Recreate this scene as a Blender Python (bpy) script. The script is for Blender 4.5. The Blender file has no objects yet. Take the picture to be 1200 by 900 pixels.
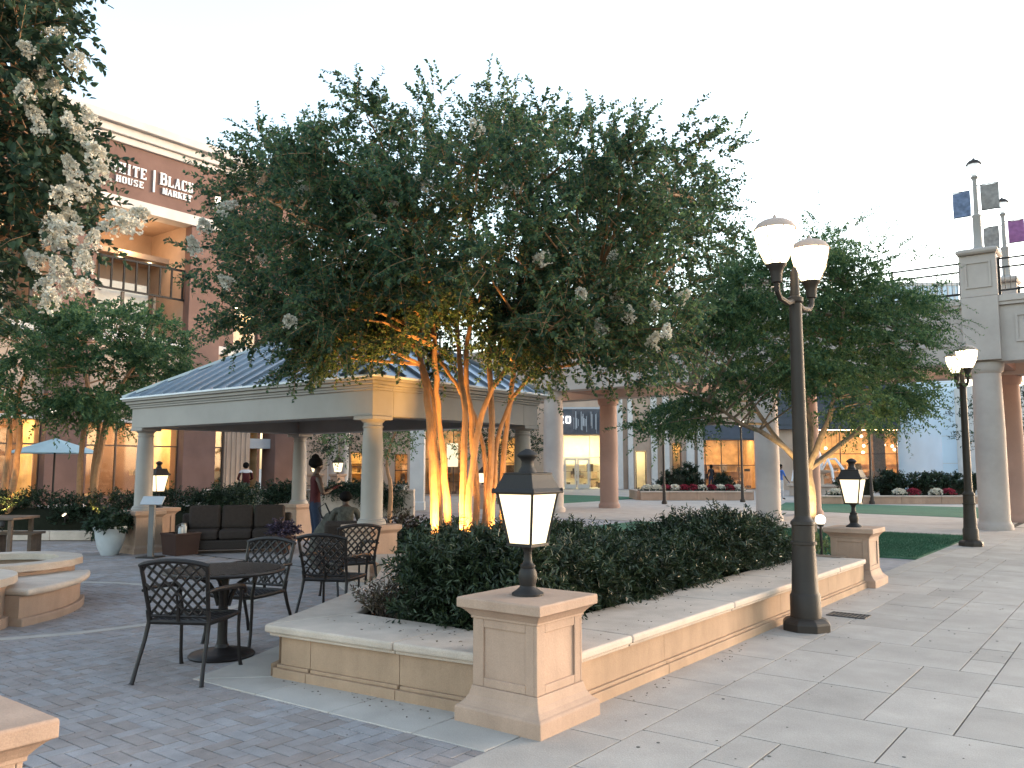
import bpy, bmesh, math, random
import numpy as np
from mathutils import Vector, Matrix
R = math.radians
random.seed(7); rng = np.random.default_rng(7)
scene = bpy.context.scene
C = scene.collection

# ---------------------------------------------------------------- camera, sky, sun, exposure
YAW = R(37.4)
cam_d = bpy.data.cameras.new('camera'); cam = bpy.data.objects.new('camera', cam_d); C.objects.link(cam)
cam.location = (0, 0, 1.6)
cam.rotation_euler = (R(90) + math.atan(97/970), 0, YAW)
cam_d.sensor_width = 36; cam_d.lens = 36*970/1200
cam_d.clip_end = 2000; cam_d.clip_start = 0.05
scene.camera = cam
EXPO = 3.05
EM = 1/(2**EXPO)                       # lamps are given in picture brightness
scene.view_settings.view_transform = 'Standard'; scene.view_settings.look = 'None'
scene.view_settings.exposure = EXPO; scene.view_settings.gamma = 1
scene.view_settings.use_white_balance = True; scene.view_settings.white_balance_temperature = 6150; scene.view_settings.white_balance_tint = 10
SUN_EL, SUN_AZ = R(5), R(28)           # low sun beyond the bridge, right of the view
w = bpy.data.worlds.new('World'); scene.world = w; w.use_nodes = True
nt = w.node_tree; bg = nt.nodes['Background']
sky = nt.nodes.new('ShaderNodeTexSky'); sky.sky_type = 'NISHITA'; sky.sun_disc = False
sky.sun_elevation = SUN_EL; sky.sun_rotation = SUN_AZ; sky.air_density = 1.0; sky.dust_density = 1.5; sky.ozone_density = 1.0
hs = nt.nodes.new('ShaderNodeHueSaturation'); hs.inputs['Saturation'].default_value = 0.75
nt.links.new(sky.outputs[0], hs.inputs['Color']); nt.links.new(hs.outputs[0], bg.inputs[0])
bg.inputs[1].default_value = 0.15
sl = bpy.data.lights.new('sun', 'SUN'); sun = bpy.data.objects.new('sun', sl); C.objects.link(sun)
sl.energy = 0.18; sl.angle = R(14); sl.color = (1, 0.88, 0.76)
sd = Vector((math.sin(SUN_AZ)*math.cos(SUN_EL), math.cos(SUN_AZ)*math.cos(SUN_EL), math.sin(SUN_EL)))
sun.rotation_euler = (-sd).to_track_quat('-Z', 'Y').to_euler(); sun.location = (0, 0, 40)
scene.cycles.use_denoising = True
scene.cycles.max_bounces = 6; scene.cycles.transparent_max_bounces = 12
scene.cycles.sample_clamp_indirect = 4

def cw(xc, yc):                        # metres right of / ahead of the viewpoint -> plan position
    return xc*math.cos(YAW)-yc*math.sin(YAW), xc*math.sin(YAW)+yc*math.cos(YAW)

# ---------------------------------------------------------------- materials
def mat(name, col, rough=.6, spec=.4, var=.12, scale=6, bump=.0, bscale=40, island=0, metal=0, speck=0, col2=None, trans=0, stain=0, streak=0):
    m = bpy.data.materials.new(name); m.use_nodes = True
    n = m.node_tree.nodes; l = m.node_tree.links; b = n['Principled BSDF']
    b.inputs['Roughness'].default_value = rough; b.inputs['Specular IOR Level'].default_value = spec; b.inputs['Metallic'].default_value = metal
    tc = n.new('ShaderNodeTexCoord'); gp = n.new('ShaderNodeNewGeometry')
    nz = n.new('ShaderNodeTexNoise'); nz.inputs['Scale'].default_value = scale; nz.inputs['Detail'].default_value = 6
    l.new(gp.outputs['Position'], nz.inputs['Vector'])
    mr = n.new('ShaderNodeMapRange'); mr.inputs[1].default_value = .3; mr.inputs[2].default_value = .7
    mr.inputs[3].default_value = 1-var; mr.inputs[4].default_value = 1+var
    l.new(nz.outputs[0], mr.inputs[0])
    last = mr.outputs[0]
    if island:
        mi = n.new('ShaderNodeMapRange'); mi.inputs[3].default_value = 1-island; mi.inputs[4].default_value = 1+island
        ad = n.new('ShaderNodeMath'); ad.operation = 'ADD'; fr = n.new('ShaderNodeMath'); fr.operation = 'FRACT'
        oi = n.new('ShaderNodeObjectInfo')
        l.new(gp.outputs['Random Per Island'], ad.inputs[0]); l.new(oi.outputs['Random'], ad.inputs[1]); l.new(ad.outputs[0], fr.inputs[0])
        l.new(fr.outputs[0], mi.inputs[0])
        mu = n.new('ShaderNodeMath'); mu.operation = 'MULTIPLY'; l.new(last, mu.inputs[0]); l.new(mi.outputs[0], mu.inputs[1]); last = mu.outputs[0]
    if speck:
        n2 = n.new('ShaderNodeTexNoise'); n2.inputs['Scale'].default_value = 180; n2.inputs['Detail'].default_value = 2
        l.new(gp.outputs['Position'], n2.inputs['Vector'])
        m2 = n.new('ShaderNodeMapRange'); m2.inputs[1].default_value = .3; m2.inputs[2].default_value = .7; m2.inputs[3].default_value = 1-speck; m2.inputs[4].default_value = 1+speck
        l.new(n2.outputs[0], m2.inputs[0])
        mu = n.new('ShaderNodeMath'); mu.operation = 'MULTIPLY'; l.new(last, mu.inputs[0]); l.new(m2.outputs[0], mu.inputs[1]); last = mu.outputs[0]
    if stain:
        n3 = n.new('ShaderNodeTexNoise'); n3.inputs['Scale'].default_value = .9; n3.inputs['Detail'].default_value = 5; n3.inputs['Roughness'].default_value = .65
        l.new(gp.outputs['Position'], n3.inputs['Vector'])
        m3 = n.new('ShaderNodeMapRange'); m3.inputs[1].default_value = .38; m3.inputs[2].default_value = .62; m3.inputs[3].default_value = 1-stain; m3.inputs[4].default_value = 1+stain*.4
        l.new(n3.outputs[0], m3.inputs[0])
        mu = n.new('ShaderNodeMath'); mu.operation = 'MULTIPLY'; l.new(last, mu.inputs[0]); l.new(m3.outputs[0], mu.inputs[1]); last = mu.outputs[0]
    if streak:
        mp = n.new('ShaderNodeMapping'); mp.inputs['Scale'].default_value = (3.5, 3.5, .5); l.new(gp.outputs['Position'], mp.inputs[0])
        n4 = n.new('ShaderNodeTexNoise'); n4.inputs['Scale'].default_value = 1; n4.inputs['Detail'].default_value = 6; n4.inputs['Roughness'].default_value = .7
        l.new(mp.outputs[0], n4.inputs['Vector'])
        m4 = n.new('ShaderNodeMapRange'); m4.inputs[1].default_value = .42; m4.inputs[2].default_value = .60; m4.inputs[3].default_value = 1-streak; m4.inputs[4].default_value = 1.03
        l.new(n4.outputs[0], m4.inputs[0])
        mu = n.new('ShaderNodeMath'); mu.operation = 'MULTIPLY'; l.new(last, mu.inputs[0]); l.new(m4.outputs[0], mu.inputs[1]); last = mu.outputs[0]
    if col2:
        mx = n.new('ShaderNodeMix'); mx.data_type = 'RGBA'; mx.inputs[6].default_value = (*col, 1); mx.inputs[7].default_value = (*col2, 1)
        if island: l.new(fr.outputs[0], mx.inputs[0])
        else: l.new(nz.outputs[0], mx.inputs[0])
        src = mx.outputs[2]
    else:
        rg = n.new('ShaderNodeRGB'); rg.outputs[0].default_value = (*col, 1); src = rg.outputs[0]
    vm = n.new('ShaderNodeVectorMath'); vm.operation = 'SCALE'; l.new(src, vm.inputs[0]); l.new(last, vm.inputs['Scale'])
    l.new(vm.outputs[0], b.inputs['Base Color'])
    if bump:
        bz = n.new('ShaderNodeTexNoise'); bz.inputs['Scale'].default_value = bscale; bz.inputs['Detail'].default_value = 5
        l.new(gp.outputs['Position'], bz.inputs['Vector'])
        bp = n.new('ShaderNodeBump'); bp.inputs['Strength'].default_value = bump; bp.inputs['Distance'].default_value = .01
        l.new(bz.outputs[0], bp.inputs['Height']); l.new(bp.outputs[0], b.inputs['Normal'])
    if trans:
        tr = n.new('ShaderNodeBsdfTranslucent'); ms = n.new('ShaderNodeMixShader'); ms.inputs[0].default_value = trans
        l.new(vm.outputs[0], tr.inputs[0]); l.new(b.outputs[0], ms.inputs[1]); l.new(tr.outputs[0], ms.inputs[2])
        l.new(ms.outputs[0], n['Material Output'].inputs[0])
    return m
def emit(name, col, s):
    m = bpy.data.materials.new(name); m.use_nodes = True; b = m.node_tree.nodes['Principled BSDF']
    b.inputs['Base Color'].default_value = (.7, .68, .6, 1)
    b.inputs['Emission Color'].default_value = (*col, 1); b.inputs['Emission Strength'].default_value = s*EM
    return m
def glassmat(name, tint=(.95, .97, .97), refl=.12):
    m = bpy.data.materials.new(name); m.use_nodes = True; n = m.node_tree.nodes; l = m.node_tree.links
    n.remove(n['Principled BSDF'])
    t = n.new('ShaderNodeBsdfTransparent'); t.inputs[0].default_value = (*tint, 1)
    g = n.new('ShaderNodeBsdfGlossy'); g.inputs['Roughness'].default_value = .04
    f = n.new('ShaderNodeFresnel'); f.inputs[0].default_value = 1.3
    a = n.new('ShaderNodeMath'); a.operation = 'ADD'; a.inputs[1].default_value = refl*.3; l.new(f.outputs[0], a.inputs[0])
    x = n.new('ShaderNodeMixShader'); l.new(a.outputs[0], x.inputs[0]); l.new(t.outputs[0], x.inputs[1]); l.new(g.outputs[0], x.inputs[2])
    l.new(x.outputs[0], n['Material Output'].inputs[0]); return m

M = dict(
 coping=mat('cast_stone_coping', (.47, .385, .32), .75, .3, .09, 5, .3, 70, .07, speck=.12, stain=.18),
 wall=mat('cast_stone_wall', (.36, .245, .165), .8, .25, .08, 4, .25, 60, .02, speck=.10, stain=.16, streak=.09),
 pillar=mat('cast_stone_pillar', (.38, .262, .195), .75, .3, .07, 4, .22, 60, .03, speck=.10, stain=.14, streak=.08),
 slab=mat('paving_slab', (.36, .32, .285), .8, .25, .09, 3, .25, 90, .08, speck=.14, stain=.09),
 border=mat('border_slab', (.40, .36, .325), .75, .3, .08, 3, .25, 90, .05, speck=.1, stain=.12),
 brick=mat('brick_paver', (.29, .245, .23), .8, .3, .12, 8, .4, 60, .13, speck=.14, col2=(.255, .24, .245), stain=.16),
 joint=mat('joint_sand', (.045, .042, .04), .95, .1, .2, 20),
 groundm=mat('ground', (.24, .225, .21), .8, .3, .1, 1, stain=.15),
 facade=mat('facade_brick', (.165, .10, .085), .85, .2, .10, 1.2, .2, 30, stain=.1),
 facade2=mat('facade_stucco', (.42, .31, .24), .85, .2, .07, 1.2, .1, 30, stain=.1),
 trimm=mat('pale_trim', (.52, .49, .47), .7, .3, .05, 2, .1, 40, stain=.08),
 pav=mat('pavilion_paint', (.28, .255, .235), .6, .35, .05, 2, .12, 50, stain=.08),
 bridge=mat('bridge_stucco', (.37, .315, .285), .75, .3, .05, 1, .12, 30, stain=.12),
 bridge_warm=mat('bridge_warm_lit', (.30, .20, .165), .8, .25, .06, 1, stain=.1),  # same stucco, warm light under the bridge put into the colour
 roof=mat('standing_seam_metal', (.22, .27, .33), .30, .5, .06, 3, metal=.55),
 seam=mat('seam_metal', (.32, .37, .42), .35, .5, .04, 3, metal=.55),
 gutter=mat('gutter_metal', (.55, .58, .62), .35, .5, .03, 3),
 iron=mat('lamp_iron', (.022, .019, .018), .55, .25, .15, 8, .15, 90),
 pole=mat('lamp_pole', (.036, .028, .023), .55, .25, .12, 5, .15, 80),
 bronze=mat('bronze_aluminium', (.013, .010, .010), .45, .3, .2, 25, .2, 120),
 wicker=mat('dark_wicker', (.030, .022, .019), .7, .3, .25, 60, .8, 120),
 cushion=mat('brown_cushion', (.045, .035, .032), .9, .15, .10, 20, .2, 200),
 bark=mat('crape_bark', (.38, .215, .11), .7, .2, .25, 14, .45, 30, col2=(.24, .13, .07)),
 bark2=mat('tree_bark', (.20, .15, .11), .8, .2, .25, 14, .45, 30),
 leaf=mat('crape_leaf', (.060, .132, .088), .5, .3, .32, 1.3, island=.5, col2=(.085, .120, .045), trans=.55),
 leaf_near=mat('near_leaf', (.045, .09, .06), .5, .3, .3, 2, island=.4, col2=(.06, .09, .045), trans=.3),
 leaf_maple=mat('feathery_leaf', (.055, .135, .070), .55, .25, .3, 1.2, island=.45, col2=(.10, .14, .05), trans=.42),
 leaf_hedge=mat('hedge_leaf', (.018, .036, .016), .42, .35, .4, 1.6, island=.55, col2=(.03, .042, .02), trans=.12),
 leaf_dark=mat('shrub_leaf', (.022, .040, .022), .55, .25, .1, 3, island=.45, trans=.1),
 leaf_red=mat('red_leaf', (.085, .045, .035), .5, .4, .1, 3, island=.5, col2=(.06, .06, .035), trans=.15),
 leaf_brt=mat('bright_leaf', (.10, .15, .055), .5, .4, .1, 3, island=.4, trans=.3),
 core=mat('foliage_shade', (.018, .020, .014), .95, .05, .2, 10),  # dark filler, the shade inside the foliage put into its colour
 petal=mat('white_petal', (.66, .62, .53), .7, .2, .05, 10, island=.18, trans=.3),
 petal_red=mat('red_petal', (.24, .03, .05), .7, .2, .05, 10, island=.4, trans=.2),
 petal_purple=mat('purple_petal', (.07, .055, .09), .7, .2, .05, 10, island=.4, trans=.2),
 soil=mat('mulch', (.035, .025, .018), .95, .1, .3, 25, .8, 60),
 turf=mat('turf', (.05, .125, .075), .9, .15, .15, 30, .6, 150, stain=.15),
 water=mat('basin_water', (.10, .10, .05), .08, .5, .1, 3, .15, 8),
 spray=mat('water_spray', (.8, .82, .85), .3, .5, .05, 8, trans=.4),
 iron_rail=mat('railing_iron', (.02, .018, .018), .6, .2, .1, 10),
 mull=mat('window_frame', (.07, .05, .04), .5, .4, .1, 10),
 mull_w=mat('pale_window_frame', (.5, .48, .44), .5, .4, .05, 10),
 inner=mat('shop_interior', (.50, .36, .20), .8, .2, .3, 2.2),
 inner_w=mat('pale_shop_interior', (.7, .64, .5), .8, .2, .05, 3),
 goods=mat('shop_goods', (.12, .07, .04), .7, .3, .3, 6, island=.7, col2=(.40, .30, .2)),
 signdark=mat('sign_fascia', (.07, .07, .085), .5, .4, .2, 4),
 gum=mat('gum_spot', (.12, .11, .10), .8, .2, .1, 20),
 awning=mat('slate_awning', (.055, .062, .078), .6, .3, .1, 3),
 tower=mat('tower_panel', (.50, .60, .70), .6, .3, .06, .6),
 lamp_cap_glow=mat('lamp_cap_glow', (.42, .31, .25), .6, .3, .05, 8),  # pale tone: the lamp's glow on its roof is put into the colour
 sign_post=mat('sign_post', (.13, .125, .125), .6, .3, .05, 8),
 letter=mat('sign_letter', (.80, .80, .82), .5, .4, .02, 5),
 umbrella=mat('umbrella_cloth', (.42, .58, .66), .8, .2, .05, 3, trans=.35),
 pot=mat('glazed_pot', (.48, .50, .52), .5, .4, .06, 8, stain=.1),
 clay=mat('brown_planter', (.05, .025, .02), .6, .3, .1, 8),
 board=mat('sign_board', (.34, .35, .38), .5, .4, .05, 8),
 wood=mat('table_wood', (.11, .075, .055), .6, .35, .2, 15),
 skin=mat('skin_dark', (.06, .033, .023), .55, .4, .06, 20),
 skin2=mat('skin_tan', (.33, .20, .14), .55, .4, .06, 20),
 hair=mat('hair_black', (.006, .005, .005), .8, .08, .2, 60, .6, 140),
 redcloth=mat('maroon_cloth', (.05, .012, .014), .85, .15, .1, 20),
 denim=mat('denim', (.018, .026, .048), .85, .15, .12, 40),
 bluecloth=mat('blue_cloth', (.06, .14, .42), .85, .15, .1, 20),
 palecloth=mat('pale_cloth', (.42, .43, .46), .85, .15, .1, 20),
 olive=mat('olive_cloth', (.07, .068, .06), .9, .1, .3, 25),
 blackcloth=mat('black_cloth', (.02, .02, .022), .85, .15, .1, 20),
 ban_blue=mat('banner_blue', (.12, .15, .23), .8, .2, .35, 9),
 ban_grey=mat('banner_grey', (.22, .20, .19), .8, .2, .25, 9),
 ban_pur=mat('banner_purple', (.22, .09, .20), .8, .2, .2, 9),
 grate=mat('drain_grate', (.03, .03, .033), .6, .4, .1, 10),
 glass=glassmat('shop_glass'),
 lamp=emit('lantern_glass', (1, .72, .36), 2.0),
 lamp_big=emit('street_lamp_glass', (1, .76, .42), 10.0),
 lamp_day=emit('unlit_glass_daylight_glow', (.9, .95, 1), .55),  # lamp is off; daylight in the glass is put in as faint emission
 lamp_white=emit('lit_sign_letter', (1, .98, .95), 3.0),
 globe=emit('globe_light', (1, .86, .62), 4.0),
 bulb=emit('small_bulb', (1, .80, .45), 8.0),
 ceil_warm=emit('warm_ceiling_light', (1, .66, .26), 52.0),
 ceil_orange=emit('orange_ceiling_light', (1, .56, .24), 32.0),
 ceil_white=emit('pale_ceiling_light', (1, .84, .52), 52.0),
 winlit=emit('lit_shop_wall', (1, .74, .34), .95),
)

# ---------------------------------------------------------------- mesh helpers
class MB:
    def __init__(s): s.v = []; s.f = []
    def add(s, v, f):
        k = len(s.v); s.v += [tuple(p) for p in v]; s.f += [tuple(i+k for i in q) for q in f]; return s
    def box(s, x0, x1, y0, y1, z0, z1):
        return s.add([(x0,y0,z0),(x1,y0,z0),(x1,y1,z0),(x0,y1,z0),(x0,y0,z1),(x1,y0,z1),(x1,y1,z1),(x0,y1,z1)],
                     [(0,3,2,1),(4,5,6,7),(0,1,5,4),(1,2,6,5),(2,3,7,6),(3,0,4,7)])
    def lathe(s, prof, n=20, c=(0,0), sq=False, cap=True):
        v = []; f = []
        for r, z in prof:
            for i in range(n):
                a = 2*math.pi*(i+.5)/n if sq else 2*math.pi*i/n
                q = r*math.sqrt(2) if sq else r
                v.append((c[0]+q*math.cos(a), c[1]+q*math.sin(a), z))
        for j in range(len(prof)-1):
            for i in range(n):
                a = j*n+i; b = j*n+(i+1) % n; f.append((a, b, b+n, a+n))
        if cap: f.append(tuple(range(n))[::-1]); f.append(tuple(range((len(prof)-1)*n, len(prof)*n)))
        return s.add(v, f)
    def sq(s, prof, c=(0,0)): return s.lathe([(r, z) for r, z in prof], 4, c, True)
    def prism(s, poly, z0, z1):
        n = len(poly)
        ar = sum(poly[i][0]*poly[(i+1) % n][1]-poly[(i+1) % n][0]*poly[i][1] for i in range(n))
        if ar < 0: poly = poly[::-1]
        v = [(x, y, z0) for x, y in poly]+[(x, y, z1) for x, y in poly]
        f = [tuple(range(n))[::-1], tuple(range(n, 2*n))]+[(i, (i+1) % n, n+(i+1) % n, n+i) for i in range(n)]
        return s.add(v, f)
    def tube(s, pts, rad, n=8, cap=True):
        pts = [Vector(p) for p in pts]; m = len(pts)
        if not hasattr(rad, '__len__'): rad = [rad]*m
        v = []; f = []; u = None
        for i, p in enumerate(pts):
            t = (pts[min(i+1, m-1)]-pts[max(i-1, 0)]).normalized()
            if u is None:
                u = t.orthogonal().normalized()
            else:
                u = (u-t*u.dot(t)); u = u.normalized() if u.length > 1e-6 else t.orthogonal().normalized()
            w_ = t.cross(u)
            for k in range(n):
                a = 2*math.pi*k/n; v.append(p+(u*math.cos(a)+w_*math.sin(a))*rad[i])
        for j in range(m-1):
            for k in range(n):
                a = j*n+k; b = j*n+(k+1) % n; f.append((a, b, b+n, a+n))
        if cap: f.append(tuple(range(n))[::-1]); f.append(tuple(range((m-1)*n, m*n)))
        return s.add(v, f)
    def bar(s, a, b, w_, h):            # rectangular bar between two points, w across (horizontal), h other
        a = Vector(a); b = Vector(b); t = (b-a).normalized()
        side = t.cross(Vector((0, 0, 1)))
        if side.length < 1e-4: side = Vector((1, 0, 0))
        side.normalize(); up = side.cross(t)
        v = []
        for p in (a, b):
            for i, j in ((-1,-1),(1,-1),(1,1),(-1,1)): v.append(p+side*(i*w_/2)+up*(j*h/2))
        return s.add(v, [(0,1,2,3)[::-1],(4,5,6,7),(0,1,5,4),(1,2,6,5),(2,3,7,6),(3,0,4,7)])
    def sphere(s, c, r, n=12, m=8, sz=1):
        prof = [(max(1e-4, r*math.sin(math.pi*i/m)), c[2]-r*sz*math.cos(math.pi*i/m)) for i in range(m+1)]
        return s.lathe(prof, n, (c[0], c[1]))
    def build(s, name, m, parent=None, smooth=False, bevel=0, seg=2, loc=None):
        me = bpy.data.meshes.new(name); me.from_pydata([tuple(p) for p in s.v], [], s.f); me.update()
        return mesh_obj(name, me, m, parent, smooth, bevel, seg, loc)
def mesh_obj(name, me, m, parent=None, smooth=False, bevel=0, seg=2, loc=None):
    if m is not None and not me.materials: me.materials.append(M[m] if isinstance(m, str) else m)
    if smooth:
        me.polygons.foreach_set('use_smooth', [True]*len(me.polygons))
        try: me.set_sharp_from_angle(angle=R(38))
        except Exception: pass
    o = bpy.data.objects.new(name, me); C.objects.link(o)
    if parent is not None: o.parent = parent
    if loc: o.location = loc
    if bevel:
        b = o.modifiers.new('bevel', 'BEVEL'); b.width = bevel; b.segments = seg; b.limit_method = 'ANGLE'; b.angle_limit = R(35)
    return o
def tag(o, label, cat, group=None, kind=None):
    if label: o['label'] = label
    if cat: o['category'] = cat
    if group: o['group'] = group
    if kind: o['kind'] = kind
    return o
def thing(name, label, cat, loc=(0,0,0), rz=0, group=None):
    o = bpy.data.objects.new(name, None); C.objects.link(o); o.location = loc; o.rotation_euler = (0, 0, rz); o.empty_display_size = .2
    return tag(o, label, cat, group)
def kids(o): return [c for c in bpy.data.objects if c.parent == o]
def dup(root, loc, rz=0, label=None, group=None, tree=None):
    def cp(o, par):
        c = o.copy(); C.objects.link(c)
        if par is not None: c.parent = par
        for k in list(o.children): cp(k, c)
        return c
    r = cp(root, None); r.location = loc; r.rotation_euler = (0, 0, rz)
    if label: r['label'] = label
    if group: r['group'] = group
    return r
def structure(o): o['kind'] = 'structure'; return o

# ---------------------------------------------------------------- ground and paving
g = MB().add([(-500,-300,-.05),(300,-300,-.05),(300,600,-.05),(-500,600,-.05)], [(0,1,2,3)]).build('ground', 'groundm'); structure(g)

CX, SX = math.cos(YAW), math.sin(YAW)
def inview(x, y, marg=1.12):
    xc = x*CX+y*SX; yc = -x*SX+y*CX
    return yc > 1.2 and abs(xc) < yc*600/970*marg+.4
def depth(x, y): return -x*SX+y*CX
def inpoly(x, y, P):
    c = False; n = len(P)
    for i in range(n):
        x1, y1 = P[i]; x2, y2 = P[i-1]
        if (y1 > y) != (y2 > y) and x < (x2-x1)*(y-y1)/(y2-y1)+x1: c = not c
    return c

# planter outline (coping outer edge), reused for border and beds
OUT_L = [(-5.45, 4.0), (-5.80, 4.75), (-6.15, 5.42), (-6.70, 6.33), (-7.42, 7.12), (-8.0, 7.62), (-8.6, 8.02)]
INN_L = [(-5.28, 4.78), (-5.55, 5.25), (-5.82, 5.72), (-6.35, 6.66), (-7.06, 7.52), (-7.62, 8.05), (-8.2, 8.5)]

def paver_mesh(name, lx, ly, ch=.002, dz=.03):
    hx, hy = lx/2, ly/2
    b = MB()
    v = [(-hx,-hy,-dz),(hx,-hy,-dz),(hx,hy,-dz),(-hx,hy,-dz),(-hx,-hy,-ch),(hx,-hy,-ch),(hx,hy,-ch),(-hx,hy,-ch),
         (-hx+ch,-hy+ch,0),(hx-ch,-hy+ch,0),(hx-ch,hy-ch,0),(-hx+ch,hy-ch,0)]
    f = [(0,1,5,4),(1,2,6,5),(2,3,7,6),(3,0,4,7),(4,5,9,8),(5,6,10,9),(6,7,11,10),(7,4,8,11),(8,9,10,11)]
    return v, f
def lay(pieces, pieceobj, basename, m, parent, limit=300):
    """pieces: (x, y, z, lx, ly); nearest become objects sharing meshes, the rest one stuff mesh"""
    pieces.sort(key=lambda p: depth(p[0], p[1]))
    cache = {}
    for (x, y, z, lx, ly) in pieces[:limit]:
        k = (round(lx, 3), round(ly, 3))
        if k not in cache:
            v, f = paver_mesh(pieceobj, lx, ly); me = bpy.data.meshes.new(pieceobj); me.from_pydata(v, [], f); me.materials.append(M[m]); cache[k] = me
        o = bpy.data.objects.new(pieceobj, cache[k]); C.objects.link(o); o.parent = parent; o.location = (x, y, z)
        o.rotation_euler = (random.uniform(-1, 1)*.0008/lx, random.uniform(-1, 1)*.0008/ly, random.uniform(-.003, .003))
    if len(pieces) > limit:
        b = MB()
        for (x, y, z, lx, ly) in pieces[limit:]:
            v, f = paver_mesh('', lx, ly)
            b.add([(x+p[0], y+p[1], z+p[2]) for p in v], f)
        o = b.build(basename, m, parent); o['kind'] = 'stuff'

# brick plaza: 90 degree herringbone
brick_base = MB().add([(-17.5,-6,-.009),(-3.06,-6,-.009),(-3.06,8.8,-.009),(-17.5,8.8,-.009)], [(0,1,2,3)]).build('brick_paving', 'joint'); structure(brick_base)
far_brick = MB().add([(-60,-6,-.012),(-17.5,-6,-.012),(-17.5,23,-.012),(-60,23,-.012)], [(0,1,2,3)])
far_brick.add([(-17.5,8.81,-.012),(-8.6,8.81,-.012),(-3.31,12.4,-.012),(-3.31,15.9,-.012),(-3.31,23,-.012),(-17.5,23,-.012)], [(0,1,2,3,4,5)])
structure(far_brick.build('plaza_floor', 'brick'))
BORD = [(-3.06, 3.76), (-5.84, 3.66), (-6.1, 4.35), (-6.5, 5.25), (-7.05, 6.1), (-7.75, 6.85), (-8.4, 7.4), (-9.2, 7.9), (-3.0, 14)]
bricks = []
W = .105
for j in range(-12, 92):
    for i in range(-172, -26):
        r = (i-j) % 4
        if r == 0: lx, ly, x, y = 2*W-.008, W-.008, (i+1)*W, (j+.5)*W
        elif r == 3: lx, ly, x, y = W-.008, 2*W-.008, (i+.5)*W, (j+1)*W
        else: continue
        if x > -2.99 or (x > -3.12 and y > 3.8) or not inview(x, y) or y > 8.7: continue
        if all(inpoly(x+a_*(lx/2+.01), y+b_*(ly/2+.01), BORD) for a_ in (-1, 1) for b_ in (-1, 1)): continue
        bricks.append((x, y, random.uniform(-.003, .001), lx, ly))
lay(bricks, 'brick', 'brick_field', 'brick', brick_base)

# pale stone bands let into the brick (arcs)
def arc_band(name, pts, wd, z=.004):
    ol, il = [], []
    for i, p in enumerate(pts):
        a = Vector(pts[max(i-1, 0)]); b_ = Vector(pts[min(i+1, len(pts)-1)]); t = (b_-a).normalized(); nn = Vector((-t.y, t.x))
        ol.append(Vector(p)+nn*wd/2); il.append(Vector(p)-nn*wd/2)
    b = MB()
    n = len(pts)
    for i in range(n-1):
        q = [ol[i], ol[i+1], il[i+1], il[i]]
        b.prism([(p.x, p.y) for p in q], -.02, z)
    o = b.build(name, 'border'); structure(o)
arc_band('stone_band', [(-10.7+2.5*math.cos(R(a)), 4.75+2.5*math.sin(R(a))) for a in range(-62, 75, 4)], .12)
arc_band('stone_band', [(-10.6+2.2*math.cos(R(a)), 3.9+2.2*math.sin(R(a))) for a in range(60, 150, 5)], .12)

# light border slabs round the planter
bord_base = MB().prism([(-2.85, 3.7), (-5.86, 3.6), (-8.4, 7.4), (-9.2, 7.95), (-9.1, 8.6), (-7, 9), (-3.0, 12)], -.034, -.026).build('border_paving', 'joint'); structure(bord_base)
cut = [-3.065, -3.62, -4.35, -5.1, -5.84]
yb = lambda x: 3.76+(x+3.0)*(.10/2.84)
for a, b_ in zip(cut[:-1], cut[1:]):
    MB().prism([(a-.004, yb(a)), (b_+.004, yb(b_)), ((b_+.004, 4.4) if b_ > -5.8 else (-5.31, 4.14)), (a-.004, 4.4)], -.02, .006).build('paving_slab', 'border', bord_base, bevel=.005)
for i in range(1, 7):
    p, q = BORD[i], BORD[i+1]; po, qo = OUT_L[i-1], OUT_L[min(i, 6)]
    f = .006
    q_ = (q[0]*(1-f)+p[0]*f, q[1]*(1-f)+p[1]*f); qo_ = (qo[0]-.12, qo[1]+.2)
    MB().prism([p, q_, qo_, ((po[0]-.12, po[1]+.2) if i > 1 else (-5.315, 4.16))], -.02, .006).build('paving_slab', 'border', bord_base, bevel=.005)

# stone slab walk on the right: ashlar pattern on a 0.3 m module
stone_base = MB().add([(-3.06,-6,-.006),(30,-6,-.006),(30,60,-.006),(-3.06,60,-.006),(-3.3,12.3,-.006),(-3.06,12.3,-.006),(-3.3,22,-.006),(-3.06,22,-.006)], [(0,1,2,3),(4,5,7,6)]).build('stone_paving', 'joint'); structure(stone_base)
sl_ = []
NX, NY, md = 56, 100, .255
x00, y00 = -3.06, -.2
occ = np.zeros((NX+6, NY+6), bool)
sizes = [(2,3),(2,3),(3,2),(2,2),(2,4),(1,2),(3,3),(2,1),(1,1)]
for j in range(NY):
    for i in range(NX):
        if occ[i, j]: continue
        opts = sizes[:]; random.shuffle(opts)
        opts = sorted(opts, key=lambda s: -(s[0]*s[1])*random.uniform(.4, 1))+[(1,1)]
        for (a, b_) in opts:
            if not occ[i:i+a, j:j+b_].any(): break
        occ[i:i+a, j:j+b_] = True
        x = x00+(i+a/2)*md; y = y00+(j+b_/2)*md
        if x > 8 or not inview(x, y, 1.2): continue
        sl_.append((x, y, .004+random.uniform(-.001, .001), a*md-.010, b_*md-.010))
for k in range(16): sl_.append((-3.175, 12.6+k*.6, .004, .22, .592))
lay(sl_, 'paving_slab', 'paving_slab_field', 'slab', stone_base)
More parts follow.
